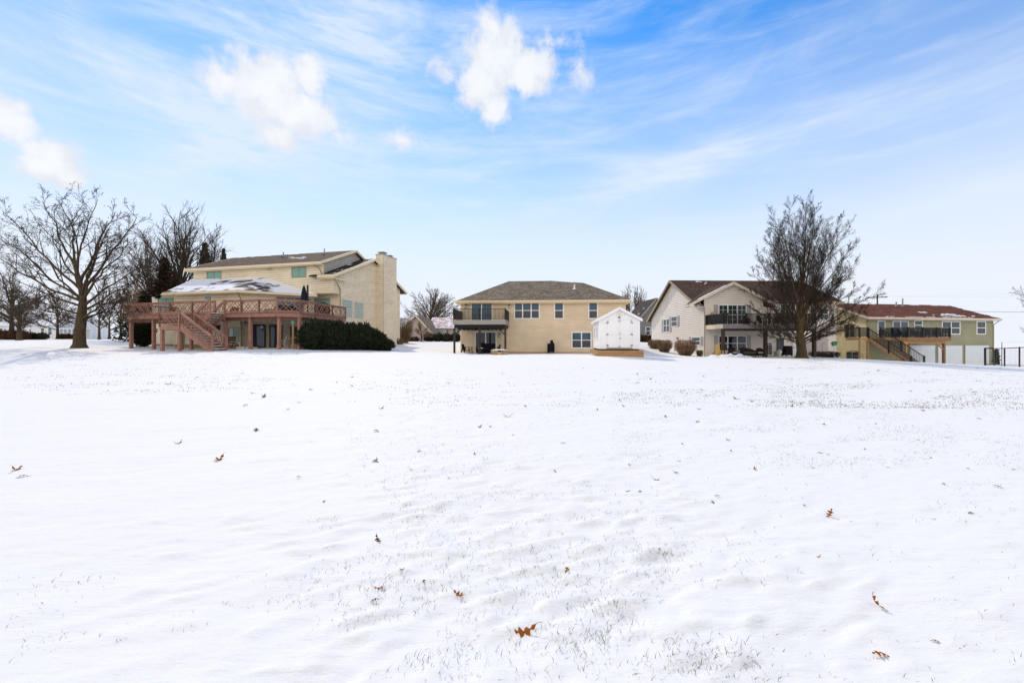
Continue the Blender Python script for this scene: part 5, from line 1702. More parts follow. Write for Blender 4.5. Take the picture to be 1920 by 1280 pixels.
def core(mb, blobs, f=.72):
    for c, rad, _ in blobs:
        prof = []
        for i in range(9):
            t = -math.pi / 2 + math.pi * i / 8
            prof.append((max(.01, math.cos(t) * f), math.sin(t) * f))
        n = 12
        vs = [(c[0] + r * rad[0] * math.cos(2 * math.pi * k / n), c[1] + r * rad[1] * math.sin(2 * math.pi * k / n), c[2] + z * rad[2]) for r, z in prof for k in range(n)]
        fs = [(i * n + k, i * n + (k + 1) % n, (i + 1) * n + (k + 1) % n, (i + 1) * n + k) for i in range(8) for k in range(n)]
        mb.add(vs, fs)


def bush(name, label, cat, x, y, blobs, n, ln, wd, m, seed, up=.25, group=None, cf=.72, shell=.55):
    rg = random.Random(seed)
    z = zt(x, y)
    o = thing(name, label, cat, (x, y, z), 0, group)
    mb = MB()
    core(mb, blobs, cf)
    foliage(mb, rg, blobs, n, ln, wd, up, shell)
    mb.build('foliage', M[m], o)
    for c, rad, _ in blobs[:4]:
        MB().tube((c[0], c[1], -.3), (c[0], c[1], c[2]), .05, .03, 6).build('stem', M['bark_grey'], o)
    return o


# big dark yew beside the deck
bx, by = -12.6, 31.0
bl = []
for t, hh in ((0, 1.0), (.2, 1.08), (.4, 1.05), (.58, .98), (.75, .88), (.9, .72), (1.0, .5)):
    px = 586 + t * 128
    d = 29.6 + t * 3.6
    X = (px - 960) / FPX * d
    top = 600 + 6 * t + (26 if t == 1.0 else 12 if t > .8 else 0)
    zz = CAMZ + (640 - top) / FPX * d - zt(bx, by)
    gz = zt(X, d) - zt(bx, by)
    bl.append(((X - bx, d - by, (zz + gz) / 2 - .1), (1.0, 1.0, (zz - gz) / 2 + .0), 1.0))
bush('yew_hedge', 'broad dark green yew hedge between the red deck and the chimney', 'hedge', bx, by, bl, 30000, .32, .075, 'yew', 201, .55, shell=.72, cf=.80)
# evergreen under the far end of the deck
x, y = (266 - 960) / FPX * 35.5, 35.5
bush('evergreen_shrub', 'dark green evergreen shrub growing beneath the end of the red deck', 'shrub', x, y, [((0, 0, 1.25), (.95, .9, .95), 1), ((.25, -.1, .5), (.7, .6, .5), .5)], 5000, .22, .07, 'hedge_dark', 202, .1, cf=.6)
# hedges in the distance
def long_hedge(label, pxa, pxb, d, h, m, seed, n=3500):
    xa, xb = (pxa - 960) / FPX * d, (pxb - 960) / FPX * d
    x = (xa + xb) / 2
    k = max(3, int((xb - xa) / 1.1))
    bl = []
    for i in range(k):
        X = xa + (xb - xa) * (i + .5) / k
        gz = zt(X, d) - zt(x, d)
        bl.append(((X - x, 0, gz + h * .45), ((xb - xa) / k * .75, .8, h * .55), 1))
    bush('hedge', label, 'hedge', x, d, bl, n, .22, .10, m, seed, .2, cf=.85)
long_hedge('brown leafless hedge before the white houses at the west edge', -30, 50, 60, 1.5, 'hedge_brown', 211)
long_hedge('dark green hedge in front of the white house porch', 40, 86, 62, 1.1, 'hedge_dark', 212)
long_hedge('thin olive hedge running behind the big spreading tree', 112, 150, 70, .9, 'hedge_brown', 213)
long_hedge('dark clipped hedge in front of the mauve grey ranch house', 797, 862, 58, 1.25, 'hedge_dark', 214)
long_hedge('low brown hedge at the foot of the gabled cottage', 752, 784, 57, .7, 'hedge_brown', 215, 1500)
long_hedge('low dark hedge by the slate house', 1192, 1226, 62, 1.3, 'hedge_brown', 216, 1500)

def conifer(label, px, d, top, hw, m, seed, n=9000, name='spruce_tree', low=.08):
    x, y = (px - 960) / FPX * d, d
    z = zt(x, y)
    rg = random.Random(seed)
    H = CAMZ + (640 - top) / FPX * d - z
    W = hw / FPX * d
    o = thing(name, label, 'tree', (x, y, z), 0, None)
    MB().tube((0, 0, -.3), (0, 0, H * .95), .22, .03, 8).build('trunk', M['bark_grey'], o)
    mb = MB()
    nb = int(H * 11)
    for i in range(nb):
        f = low + (1 - low) * (i / nb)
        zb = H * f
        L_ = W * 1.35 * (1 - f) * rg.uniform(.4, 1.3) + .12
        a = i * 2.4 + rg.uniform(-.3, .3)
        dr = Vector((math.cos(a), math.sin(a), -.12 + .45 * f))
        p = Vector((0, 0, zb))
        mb.tube(p, p + dr * L_, .025, .01, 3, cap=False)
        m_ = max(4, int(n / nb))
        for k in range(m_):
            t = rg.random() ** .7
            c = p + dr * (L_ * t) + Vector((rg.gauss(0, .12), rg.gauss(0, .12), rg.gauss(0, .07) - .10 * t)) * (L_ * .9 + .3)
            dd = (dr + Vector((rg.gauss(0, .6), rg.gauss(0, .6), rg.gauss(0, .35) - .1))).normalized()
            s = dd.orthogonal().normalized()
            s = Matrix.Rotation(rg.uniform(0, 6.28), 3, dd) @ s
            l, w_ = rg.uniform(.2, .42), rg.uniform(.06, .13)
            mb.add([tuple(c - dd * l * .5), tuple(c + s * w_), tuple(c + dd * l * .5), tuple(c - s * w_)], [(0, 1, 2, 3)])
    mb.build('crown', M[m], o)
    return o
conifer('dark spruce top showing over the upper roof of the cream house', 384, 60, 455, 34, 'spruce', 301)
conifer('smaller dark spruce at the end of the upper roof line', 419, 66, 466, 20, 'spruce', 302, 6000)
conifer('rust brown conifer beside the wing of the cream house', 308, 52, 482, 40, 'rust_conifer', 303, 12000, 'brown_conifer')
conifer('low dark spruce behind the lattice railing end', 268, 50, 545, 36, 'spruce', 304, 7000)
conifer('small arborvitae at the east corner of the sage house', 1866, 47, 655, 4, 'spruce', 305, 2500, 'arborvitae')


def twig_shrub(label, px, d, hw, top, seed, n=420, m='twig_brown', fuzz=2600, flat=True, base=0, name='brown_shrub', group=None, clip_top=True, gz=None):
    """leafless clipped shrub: stems fanning out of the ground, dense twigs at the surface"""
    rg = random.Random(seed)
    x, y = (px - 960) / FPX * d, d
    z = zt(x, y)
    H = CAMZ + (640 - top) / FPX * d - z
    W = hw / FPX * d
    o = thing(name, label, 'shrub', (x, y, z), 0, group)
    st = MB(); tw = MB()
    for i in range(n):
        a = rg.uniform(0, 2 * math.pi); rr = math.sqrt(rg.random())
        f = rg.uniform(.45, 1.0)
        tip = Vector((math.cos(a) * rr * W, math.sin(a) * rr * W, H * (f if rr < .8 else f * .85)))
        p0 = Vector((math.cos(a) * rr * W * .35, math.sin(a) * rr * W * .35, -.15))
        mid = p0.lerp(tip, .5) + Vector((rg.gauss(0, .05), rg.gauss(0, .05), -.04 * H * rr))
        mb = st if i % 4 == 0 else tw
        r = .016 if i % 4 == 0 else .009
        mb.tube(p0, mid, r, r * .8, 4, cap=False); mb.tube(mid, tip, r * .8, r * .5, 3, cap=False)
    for i in range(fuzz):
        a = rg.uniform(0, 2 * math.pi); v = rg.random() ** .6
        el = rg.random()
        rad = W * (1.02 if el < .75 else math.sqrt(max(0, 1 - ((el - .75) / .3) ** 2))) * rg.uniform(.55, 1.0)
        c = Vector((math.cos(a) * rad, math.sin(a) * rad, H * (.3 + .7 * el)))
        d_ = Vector((math.cos(a) * .5 + rg.gauss(0, .5), math.sin(a) * .5 + rg.gauss(0, .5), .7 + rg.gauss(0, .3))).normalized()
        l = rg.uniform(.10, .22)
        tw.tube(c - d_ * l * .5, c + d_ * l * .5, .006, .004, 3, cap=False)
    st.build('stem', M['bark_olive'], o)
    tw.build('twigs', M[m], o)
    return o
twig_shrub('tall brown leafless shrub against the chimney corner of the cream house', 758, 50, 17, 596, 401, 520, fuzz=3600, name='tall_shrub')
twig_shrub('small dark stubble of shrub stems at the foot of the chimney', 750, 46, 8, 634, 402, 120, fuzz=300)
G = 'clipped brown shrubs along the pale side wall'
twig_shrub('clipped brown shrub nearest the garden shed', 1228, 47, 13, 637, 403, 420, fuzz=2200, group=G)
twig_shrub('clipped brown shrub in the middle of the three by the pale side wall', 1246, 43.5, 14, 637.5, 404, 420, fuzz=2200, group=G)
twig_shrub('largest clipped brown shrub below the low window of the pale house', 1285, 40.2, 20, 637.5, 405, 560, fuzz=3200, group=G)
twig_shrub('low wide brown shrub beside the green birdhouse', 1545, 41, 24, 659, 406, 420, fuzz=2200, m='twig_far', name='low_shrub')
twig_shrub('small yellow grass clump at the corner of the pale house', 1312, 40.2, 6, 657, 407, 160, m='grass', fuzz=500, name='grass_clump')
# ================================================================== loose things
def slat_chair(mb_parent_name, label, loc, rz, m, cat='chair', group=None, w=.72, dp=.75, sh=.38, bh=.95, tilt=.28, name='garden_chair', cushion=None):
    """low garden chair with slatted leaning back, wide arms and four legs"""
    o = thing(name, label, cat, loc, rz, group)
    seat = MB()
    for i in range(6):
        y = -dp / 2 + .02 + i * (dp - .05) / 6
        z = sh - (i / 6) * .09
        seat.box(-w / 2 + .08, w / 2 - .08, y, y + dp / 6 - .02, z - .03, z)
    seat.build('seat', M[m], o)
    bk = MB()
    n = 6
    for i in range(n):
        x = -w / 2 + .10 + (w - .2) * (i + .5) / n
        hh = bh - .10 * abs((i + .5) / n - .5) * 2
        bk.bar((x, dp / 2 - .10, sh - .12), (x, dp / 2 - .10 + tilt * (hh - sh) * 1.5, hh), (w - .2) / n - .015, .02, up=(0, 1, 0))
    for f in (.25, .75):
        zz = sh + (bh - sh) * f
        yy = dp / 2 - .10 + tilt * (zz - sh) * 1.5 + .03
        bk.box(-w / 2 + .08, w / 2 - .08, yy - .012, yy + .012, zz - .035, zz + .035)
    bk.build('backrest', M[m], o)
    for s in (-1, 1):
        x = s * (w / 2 - .04)
        MB().box(x - .06, x + .06, -dp / 2 - .06, dp / 2 + .12, sh + .22, sh + .25).build('armrest', M[m], o)
        MB().bar((x, -dp / 2 + .03, 0), (x, -dp / 2 + .03, sh + .22), .05, .09).build('leg', M[m], o)
        MB().bar((x, dp / 2 + .16, 0), (x, dp / 2 - .05, sh + .22), .05, .09).build('leg', M[m], o)
    if cushion:
        MB().box(-w / 2 + .09, w / 2 - .09, -dp / 2, dp / 2 - .12, sh + .0, sh + .10).build('cushion', M[cushion], o)
    return o


def wicker_chair(label, loc, rz, w=.75, cushion='cushion', name='wicker_chair', cat='chair', group=None):
    o = thing(name, label, cat, loc, rz, group)
    b = MB()
    b.box(-w / 2 + .05, w / 2 - .05, -.32, .36, .12, .36)
    b.build('base', M['wicker'], o)
    k = MB()
    n = 10
    for i in range(n):
        a0, a1 = math.pi * i / n, math.pi * (i + 1) / n
        for z0, z1, q in ((.36, .62, 1.0), (.62, .86, 1.06)):
            P = lambda a, z, qq: (math.cos(a) * w / 2 * qq, -.05 + math.sin(a) * .44 * qq, z)
            hh = lambda a, z: z if z < .8 else .60 + .28 * math.sin(a) ** 1.5
            vs = [P(a0, z0, q), P(a1, z0, q), P(a1, hh(a1, z1), q * 1.04), P(a0, hh(a0, z1), q * 1.04)]
            vs += [tuple(x * .9 for x in v[:2]) + (v[2],) for v in vs]
            k.add(vs, [(0, 1, 2, 3), (4, 5, 6, 7), (0, 1, 5, 4), (2, 3, 7, 6), (1, 2, 6, 5), (3, 0, 4, 7)])
    k.build('backrest', M['wicker'], o)
    for s in (-1, 1):
        MB().box(s * w / 2 - .05, s * w / 2 + .05, -.36, .1, .36, .60).build('armrest', M['wicker'], o)
        for y in (-.3, .3):
            MB().box(s * (w / 2 - .08) - .025, s * (w / 2 - .08) + .025, y - .025, y + .025, 0, .13).build('leg', M['wicker'], o)
    MB().box(-w / 2 + .08, w / 2 - .08, -.34, .26, .365, .48).build('seat_cushion', M[cushion], o)
    return o


def sling_chair(label, loc, rz, frame, cloth, group=None, name='patio_chair'):
    o = thing(name, label, 'chair', loc, rz, group)
    w = .58
    for s in (-1, 1):
        x = s * w / 2
        f = MB()
        f.path([(x, -.3, .02), (x, .32, .02)], .016).path([(x, -.28, .02), (x, -.25, .42), (x, -.22, .62), (x, .22, .64)], .016).path([(x, .30, .02), (x, .2, .42), (x, .40, 1.0)], .016)
        f.build('side_frame', M[frame], o)
    MB().add([(-w / 2, -.27, .43), (w / 2, -.27, .43), (w / 2, .2, .39), (-w / 2, .2, .39), (-w / 2, -.27, .445), (w / 2, -.27, .445), (w / 2, .2, .405), (-w / 2, .2, .405)],
             [(0, 1, 2, 3), (4, 5, 6, 7), (0, 1, 5, 4), (1, 2, 6, 5), (2, 3, 7, 6), (3, 0, 4, 7)]).build('seat', M[cloth], o)
    MB().add([(-w / 2, .2, .41), (w / 2, .2, .41), (w / 2, .39, .98), (-w / 2, .39, .98), (-w / 2, .215, .405), (w / 2, .215, .405), (w / 2, .405, .975), (-w / 2, .405, .975)],
             [(0, 1, 2, 3), (4, 5, 6, 7), (0, 1, 5, 4), (1, 2, 6, 5), (2, 3, 7, 6), (3, 0, 4, 7)]).build('backrest', M[cloth], o)
    return o


# --- patio of the tan house
slat_chair('', 'black slatted garden chair nearest the corner of the tan house', B.loc(.95, -1.8), R(75) - B.th, 'black_plastic', name='garden_chair', group='black garden chairs around the fire table')
slat_chair('', 'black slatted garden chair facing the lawn before the patio door', B.loc(2.2, -1.0), R(0) - B.th, 'black_plastic', name='garden_chair', group='black garden chairs around the fire table', bh=1.05)
slat_chair('', 'black slatted garden chair beneath the wall lamp by the brace', B.loc(3.62, -1.7), R(-70) - B.th, 'black_plastic', name='garden_chair', group='black garden chairs around the fire table')
ft = thing('fire_table', 'black round fire table between the garden chairs', 'table', B.loc(2.3, -2.3), 0)
MB().lathe([(.30, 0), (.26, .05), (.25, .42), (.5, .44), (.52, .50), (.3, .5)], 20).build('table_base', M['black_plastic'], ft)
MB().lathe([(.26, .50), (.22, .56), (.05, .60)], 14).build('lid', M['snow_lump'], ft)
mk = thing('covered_bench', 'dark covered seat behind the fire table at the patio door', 'bench', B.loc(2.95, -1.2), -B.th)
MB().box(-.5, .5, -.3, .3, .05, .62).box(-.5, .5, .18, .34, .62, .95).build('cover', M['black_cover'], mk)
MB().box(-.45, -.38, -.26, -.2, 0, .05).box(.38, .45, -.26, -.2, 0, .05).build('leg', M['black_metal'], mk)
# stone fire ring in the snow
dfr = 32.5
xf, yf = (936 - 960) / FPX * dfr, dfr
fr = thing('fire_ring', 'low round fire ring of stacked sandstone in front of the tan house', 'fire pit', (xf, yf, zt(xf, yf)), 0)
rg = random.Random(7)
for lay in range(3):
    for i in range(13):
        a = 2 * math.pi * (i + lay * .5) / 13 + rg.uniform(-.05, .05)
        if lay == 2 and i in (0, 4, 5, 9):
            continue
        c, s = math.cos(a), math.sin(a)
        w_, d_, h_ = rg.uniform(.14, .18), rg.uniform(.09, .12), rg.uniform(.10, .118)
        z0 = lay * .14 - .04
        mb = MB()
        pts = []
        for sx, sy, tz_ in ((-1, -1, 0), (1, -1, 0), (1, 1, 0), (-1, 1, 0), (-.9, -.85, 1), (.9, -.9, 1), (.85, .9, 1), (-.92, .85, 1)):
            lx, ly = sx * w_ * rg.uniform(.9, 1.05), sy * d_ * rg.uniform(.9, 1.05)
            pts.append((c * (.55 + ly) - s * lx, s * (.55 + ly) + c * lx, z0 + tz_ * h_ * 1.2))
        mb.add(pts, [(3, 2, 1, 0), (4, 5, 6, 7), (0, 1, 5, 4), (1, 2, 6, 5), (2, 3, 7, 6), (3, 0, 4, 7)])
        mb.build('stone', M['stone'], fr)
MB().lathe([(.66, .37), (.5, .42), (.02, .44)], 14).build('snow_filling', M['snow_lump'], fr)
rk = thing('flat_stone', 'flat snow topped stone lying just behind the fire ring', 'stone', (xf - .25, yf + 1.5, zt(xf - .25, yf + 1.5)), .3)
MB().prism([(-.42, -.18), (-.1, -.28), (.4, -.2), (.45, .12), (.1, .26), (-.38, .2)], -.05, .12).build('slab', M['stone'], rk)
MB().prism([(-.36, -.13), (-.1, -.22), (.34, -.15), (.38, .08), (.1, .2), (-.32, .15)], .12, .15).build('snow_cap', M['snow_lump'], rk)
# covered grill
ug = B.u(1033, -.9)
gr = thing('covered_grill', 'grill under a black vinyl cover against the tan wall', 'grill', B.loc(ug, -.9), -B.th)
mb = MB()
prof = [(-.36, .32, 0.06), (-.37, .34, .5), (-.36, .34, .82), (-.30, .30, .96), (-.16, .2, 1.04), (-.10, .13, 1.12), (-.10, .12, 1.28)]
nn = 16
for k, (a, b, z) in enumerate(prof):
    for i in range(nn):
        t = 2 * math.pi * i / nn
        rr = 1 + .06 * mnoise.noise(Vector((math.cos(t) * 2, math.sin(t) * 2, z * 2)))
        q = lambda c: math.copysign(abs(c) ** .6, c)
        mb.v.append((q(math.cos(t)) * b * 1.05 * rr + (.07 if k > 3 else 0), q(math.sin(t)) * b * .8 * rr, z))
for k in range(len(prof) - 1):
    for i in range(nn):
        mb.f.append((k * nn + i, k * nn + (i + 1) % nn, (k + 1) * nn + (i + 1) % nn, (k + 1) * nn + i))
mb.f.append(tuple(range((len(prof) - 1) * nn, len(prof) * nn)))
mb.build('cover', M['black_cover'], gr, smooth=True)
MB().box(-.22, -.08, -.2, .1, .965, 1.02).build('snow_cap', M['snow_lump'], gr)
MB().box(-.2, .22, -.29, -.27, .08, .12).build('cover_strap', M['deck_grey'], gr)

# --- red deck furniture
um_ = (A.u(570, -5), -5.0)
pu = thing('patio_umbrella', 'closed navy patio umbrella standing on the red deck', 'umbrella', A.loc(A.u(570, -4.2), -4.2, zd), 0)
MB().tube((0, 0, 0), (0, 0, 2.53), .022, n=8).build('pole', M['black_metal'], pu)
mb = MB()
pr_ = [(.15, .95), (.20, 1.25), (.21, 1.55), (.17, 1.95), (.10, 2.28), (.03, 2.5)]
for k, (r, z) in enumerate(pr_):
    for i in range(24):
        t = 2 * math.pi * i / 24
        rr = r * (1 + .14 * math.cos(8 * t))
        mb.v.append((rr * math.cos(t), rr * math.sin(t), z))
for k in range(len(pr_) - 1):
    for i in range(24):
        mb.f.append((k * 24 + i, k * 24 + (i + 1) % 24, (k + 1) * 24 + (i + 1) % 24, (k + 1) * 24 + i))
mb.f.append(tuple(range(120, 144)))
mb.build('canopy', M['navy'], pu)
MB().lathe([(.28, 0), (.28, .06), (.06, .12), (.04, .3)], 14).build('base', M['black_plastic'], pu)
ph = thing('umbrella_stand', 'dark upright pole of a second umbrella on the red deck', 'umbrella pole', A.loc(A.u(576.8, -4.0), -4.0, zd), 0)
MB().lathe([(.045, 0), (.06, 1.0), (.075, 1.3), (.075, 2.5), (.05, 2.55)], 10).build('pole', M['dark_brown'], ph)
MB().bar((.03, 0, 1.25), (.22, -.02, 1.36), .04).tube((.2, -.06, 1.36), (.2, .04, 1.36), .06, n=8).build('crank', M['black_metal'], ph)
MB().lathe([(.3, 0), (.3, .07), (.05, .1)], 14).build('base', M['black_plastic'], ph)
def covered_set(label, px, v, w, h, m='black_cover', dp=.8):
    u = A.u(px, v)
    o = thing('covered_furniture', label, 'patio furniture', A.loc(u, v, zd), -A.th)
    mb = MB()
    n = 14
    for z, k in ((0.02, 1.0), (h * .5, .98), (h * .82, .92), (h, .62)):
        for i in range(n):
            t = 2 * math.pi * i / n
            q = lambda c: math.copysign(abs(c) ** .55, c)
            rr = 1 + .07 * mnoise.noise(Vector((math.cos(t) * 1.7 + px, math.sin(t) * 1.7, z * 3)))
            mb.v.append((q(math.cos(t)) * w / 2 * k * rr, q(math.sin(t)) * dp / 2 * k * rr, z * rr))
    for k in range(3):
        for i in range(n):
            mb.f.append((k * n + i, k * n + (i + 1) % n, (k + 1) * n + (i + 1) % n, (k + 1) * n + i))
    mb.f.append(tuple(range(3 * n, 4 * n)))
    mb.build('cover', M[m], o, smooth=True)
    MB().box(-w / 2 + .02, -w / 2 + .06, -dp / 2 + .02, -dp / 2 + .06, 0, .05).box(w / 2 - .06, w / 2 - .02, -dp / 2 + .02, -dp / 2 + .06, 0, .05).build('leg', M['black_metal'], o)
covered_set('black covered table on the red deck below the long sliding door', 533, -5.2, 1.9, .82)
covered_set('dark covered grill on the red deck in front of the sliding door', 604, -3.4, 1.3, 1.12)
covered_set('low dark covered planter on the red deck beside the covered table', 509, -6.0, 1.2, .45, 'wicker')
covered_set('small dark red covered stool at the head of the red stairs', 440, -6.8, .5, .6, 'red_cloth', .5)
sling_chair('dark sling chair on the red deck in front of the west sliding door', A.loc(A.u(318, -5.2), -5.2, zd), R(10) - A.th, 'black_metal', 'black_cover')
# under the red deck
sling_chair('cream tube chair under the red deck beside the patio door', A.loc(A.u(529, -6.9), -6.9), R(-60) - A.th, 'chair_white', 'cushion')
sling_chair('brown sling chair under the red deck next to the cream chair', A.loc(A.u(546, -6.9), -6.9), R(8) - A.th, 'chair_brown', 'chair_brown')
sling_chair('brown sling chair under the red deck near the foot of the stairs', A.loc(A.u(431, -6.3), -6.3), R(30) - A.th, 'chair_brown', 'chair_brown')
tb_ = thing('patio_table', 'small round stone topped table under the red deck', 'table', A.loc(A.u(441, -6.0), -6.0), 0)
MB().lathe([(.42, .50), (.42, .56)], 16).build('tabletop', M['cushion'], tb_)
for k in range(3):
    a = k * 2.09
    MB().bar((.3 * math.cos(a), .3 * math.sin(a), 0), (.1 * math.cos(a), .1 * math.sin(a), .5), .04).build('leg', M['black_metal'], tb_)
fan = thing('ceiling_fan', 'brown ceiling fan hanging beneath the red deck', 'fan', A.loc(A.u(490, -6.3), -6.3, zd - .95), 0)
MB().tube((0, 0, .1), (0, 0, .68), .02).lathe([(.04, .12), (.11, .08), (.11, -.06), (.05, -.10)], 12).build('motor', M['cushion'], fan)
for k in range(4):
    a = k * math.pi / 2 + .35
    MB().bar((.12 * math.cos(a), .12 * math.sin(a), .03), (.68 * math.cos(a), .68 * math.sin(a), .03), .13, .012).build('blade', M['wood_red_dark'], fan)
mp = thing('mint_post', 'mint green painted post with a bracket under the deck corner', 'post', A.loc(P2[0] - .72, P2[1] + .1), 0)
MB().box(-.06, .06, -.06, .06, -.3, 2.05).build('shaft', M['timber'], mp)
MB().box(-.17, .17, -.08, .08, 2.05, 2.2).prism([(-.12, -.075), (.12, -.075), (.12, .075), (-.12, .075)], 1.85, 2.05).build('bracket', M['mint'], mp)
bs = thing('concrete_step', 'pale concrete block at the edge of the paved patio', 'step', A.loc(A.u(455, -7.6), -7.6), -A.th)
MB().box(-.45, .3, -.15, .15, -.1, .18).box(.42, 1.2, -.15, .15, -.1, .16).build('block', M['cushion'], bs)

# --- the pale house: balcony and patio
rc = slat_chair('', 'dark rocking chair at the corner of the grey balcony', C_.loc(C_.u(1360, -2.6), -2.6, zC), R(155) - C_.th, 'dark_brown', name='rocking_chair', sh=.42, bh=1.15, w=.66)
for s in (-1, 1):
    MB().path([(s * .3, -.5, .06), (s * .3, -.2, .01), (s * .3, .2, .01), (s * .3, .6, .09)], .022).build('rocker', M['dark_brown'], rc)
wicker_chair('small wicker armchair beside the potted yellow plant on the balcony', C_.loc(1.0, -1.3, zC), R(-60) - C_.th)
pl_ = thing('potted_plant', 'yellow flowered plant in a clay pot on the balcony corner', 'plant', C_.loc(.45, -.7, zC), 0)
MB().lathe([(.13, 0), (.19, .3), (.20, .34)], 12).build('pot', M['copper'], pl_)
mb = MB(); foliage(mb, random.Random(3), [((0, 0, .95), (.26, .26, .35), 1)], 260, .16, .07, .3); mb.tube((0, 0, .3), (0, 0, .8), .02)
mb.build('flowers', M['yellow_wood'], pl_)
covered_set_u = C_.u(1397, -2.6)
rb = thing('red_planter', 'dark red cloth bundle against the balcony railing', 'planter', C_.loc(covered_set_u, -2.7, zC), 0)
mb = MB(); core(mb, [((0, 0, .25), (.42, .3, .36), 1), ((.22, 0, .45), (.2, .2, .2), 1)], 1.0); mb.build('bundle', M['red_cloth'], rb, smooth=True)
tb2 = thing('balcony_table', 'dark square table behind the balcony railing near the pear tree', 'table', C_.loc(C_.u(1440, -2.0), -2.0, zC), -C_.th)
MB().box(-.5, .5, -.4, .4, .70, .74).build('tabletop', M['black_plastic'], tb2)
for sx in (-.45, .45):
    for sy in (-.35, .35):
        MB().box(sx - .03, sx + .03, sy - .03, sy + .03, 0, .70).build('leg', M['black_plastic'], tb2)
for i, (px, rz) in enumerate(((1452, -90), (1430, 90))):
    slat_chair('', ['black chair on the pear tree side of the balcony table', 'black chair on the window side of the balcony table'][i], C_.loc(C_.u(px, -2.0), -2.0, zC), R(rz) - C_.th, 'black_plastic', name='garden_chair')
yc = slat_chair('', 'golden cedar garden chair leaning by the balcony post', C_.loc(C_.u(1347.5, -3.7), -3.7), R(-12) - C_.th, 'yellow_wood', name='cedar_chair', bh=1.25, sh=.40, tilt=.10, w=.62)
wicker_chair('dark wicker armchair with pale cushion behind the snow heap', C_.loc(C_.u(1373, -1.6), -1.6), R(20) - C_.th)
wicker_chair('wide dark wicker loveseat with olive cushion on the patio', C_.loc(C_.u(1402, -1.7), -1.7), R(0) - C_.th, w=1.35, cushion='cushion_green', name='wicker_sofa', cat='sofa')
wicker_chair('dark wicker armchair with pale cushion beside the glazed door', C_.loc(C_.u(1426, -1.7), -1.7), R(-15) - C_.th)
gl = thing('kettle_grill', 'black covered grill beside the dark patio door of the pale house', 'grill', C_.loc(C_.u(1477, .6), .6), 0)
MB().box(-.35, .35, -.25, .25, .1, .85).box(-.3, .3, -.22, .22, .85, 1.05).build('cabinet', M['black_cover'], gl)
MB().box(-.62, -.36, -.2, .2, .8, .84).box(.36, .62, -.2, .2, .8, .84).build('side_shelf', M['black_metal'], gl)
for s in (-.28, .28):
    MB().tube((s, -.2, .06), (s, -.14, .06), .07, n=10).build('wheel', M['black_plastic'], gl)
pl2 = thing('white_planter', 'white urn planter by the dark patio door', 'planter', C_.loc(C_.u(1461.5, -.6), -.6), 0)
MB().lathe([(.16, 0), (.10, .08), (.10, .16), (.22, .4), (.24, .5), (.2, .5)], 14).build('urn', M['white'], pl2)
MB().lathe([(.2, .49), (.15, .62), (.02, .7)], 10).build('snow_cap', M['snow_lump'], pl2)
ls = thing('small_planter_box', 'brown planter box beside the white urn', 'planter', C_.loc(C_.u(1457, -.3), -.3), 0)
MB().box(-.2, .2, -.2, .2, 0, .42).box(-.23, .23, -.23, .23, .42, .46).build('box', M['siding_mauve'], ls)
# heap of cleared snow in front of that patio
xs0, ys0 = (1368 - 960) / FPX * 36.5, 36.5
hp = MB()
rg = random.Random(9)
n1, n2 = 44, 26
for j in range(n2):
    for i in range(n1):
        a, b = i / (n1 - 1) * 2 - 1, j / (n2 - 1) * 2 - 1
        x, y = a * 2.2, b * .9
        e = max(0, 1 - a * a) ** .6 * max(0, 1 - b * b)
        z = zt(xs0 + x, ys0 + y) - zt(xs0, ys0) - .06 + e * (.30 + .28 * mnoise.noise(Vector((x * 1.6, y * 2.2, 4))) + .14 * mnoise.noise(Vector((x * 5, y * 5, 1))))
        hp.v.append((x, y, z))
hp.f = [(j * n1 + i, j * n1 + i + 1, (j + 1) * n1 + i + 1, (j + 1) * n1 + i) for j in range(n2 - 1) for i in range(n1 - 1)]
ho = hp.build('snow_heap', M['snow_lump'], smooth=True)
ho.location = (xs0, ys0, zt(xs0, ys0))
tag(ho, 'lumpy heap of cleared snow at the edge of the pale house patio', 'snow heap')
# bird house and feeder poles
def pole_at(px, d, top, r=.018):
    x, y = (px - 960) / FPX * d, d
    z = zt(x, y)
    return x, y, z, CAMZ + (640 - top) / FPX * d - z
x, y, z, H = pole_at(1564, 38, 648)
bh = thing('birdhouse', 'bright green birdhouse with dark roof on a thin pole', 'birdhouse', (x, y, z), 0)
MB().tube((0, 0, -.2), (0, 0, H), .015, n=6).build('pole', M['deck_grey'], bh)
MB().prism([(-.15, -.13), (.15, -.13), (.15, .13), (-.15, .13)], H, H + .30).build('box', M['green_paint'], bh)
MB().slab([(-.2, -.2, H + .27), (0, -.2, H + .42), (0, .2, H + .42), (-.2, .2, H + .27)], .03).slab([(0, -.2, H + .42), (.2, -.2, H + .27), (.2, .2, H + .27), (0, .2, H + .42)], .03).build('roof', M['wood_red_dark'], bh)
MB().tube((0, -.14, H + .17), (0, -.128, H + .17), .035, n=10).build('entrance', M['black_plastic'], bh)
for px, d, top, lab, arm in ((1527.5, 33.5, 668, 'short black ground stake with a small tray near the pear tree', False), (1541.5, 34.5, 645, 'thin black shepherd hook standing beside the pear tree', True), (1485, 34, 652, 'thin dark shepherd hook left of the pear tree trunk', True)):
    x, y, z, H = pole_at(px, d, top)
    o = thing('feeder_hook' if arm else 'ground_stake', lab, 'garden stake', (x, y, z), 0)
    MB().tube((0, 0, -.2), (0, 0, H), .014, n=6).build('pole', M['black_metal'], o)
    if arm:
        MB().path([(0, 0, H), (.06, 0, H + .1), (.16, 0, H + .1), (.2, 0, H - .02)], .012).build('hook', M['black_metal'], o)
    else:
        MB().lathe([(.12, H), (.14, H + .04)], 12).box(-.2, .2, -.02, .02, H - .02, H).build('tray', M['black_metal'], o)

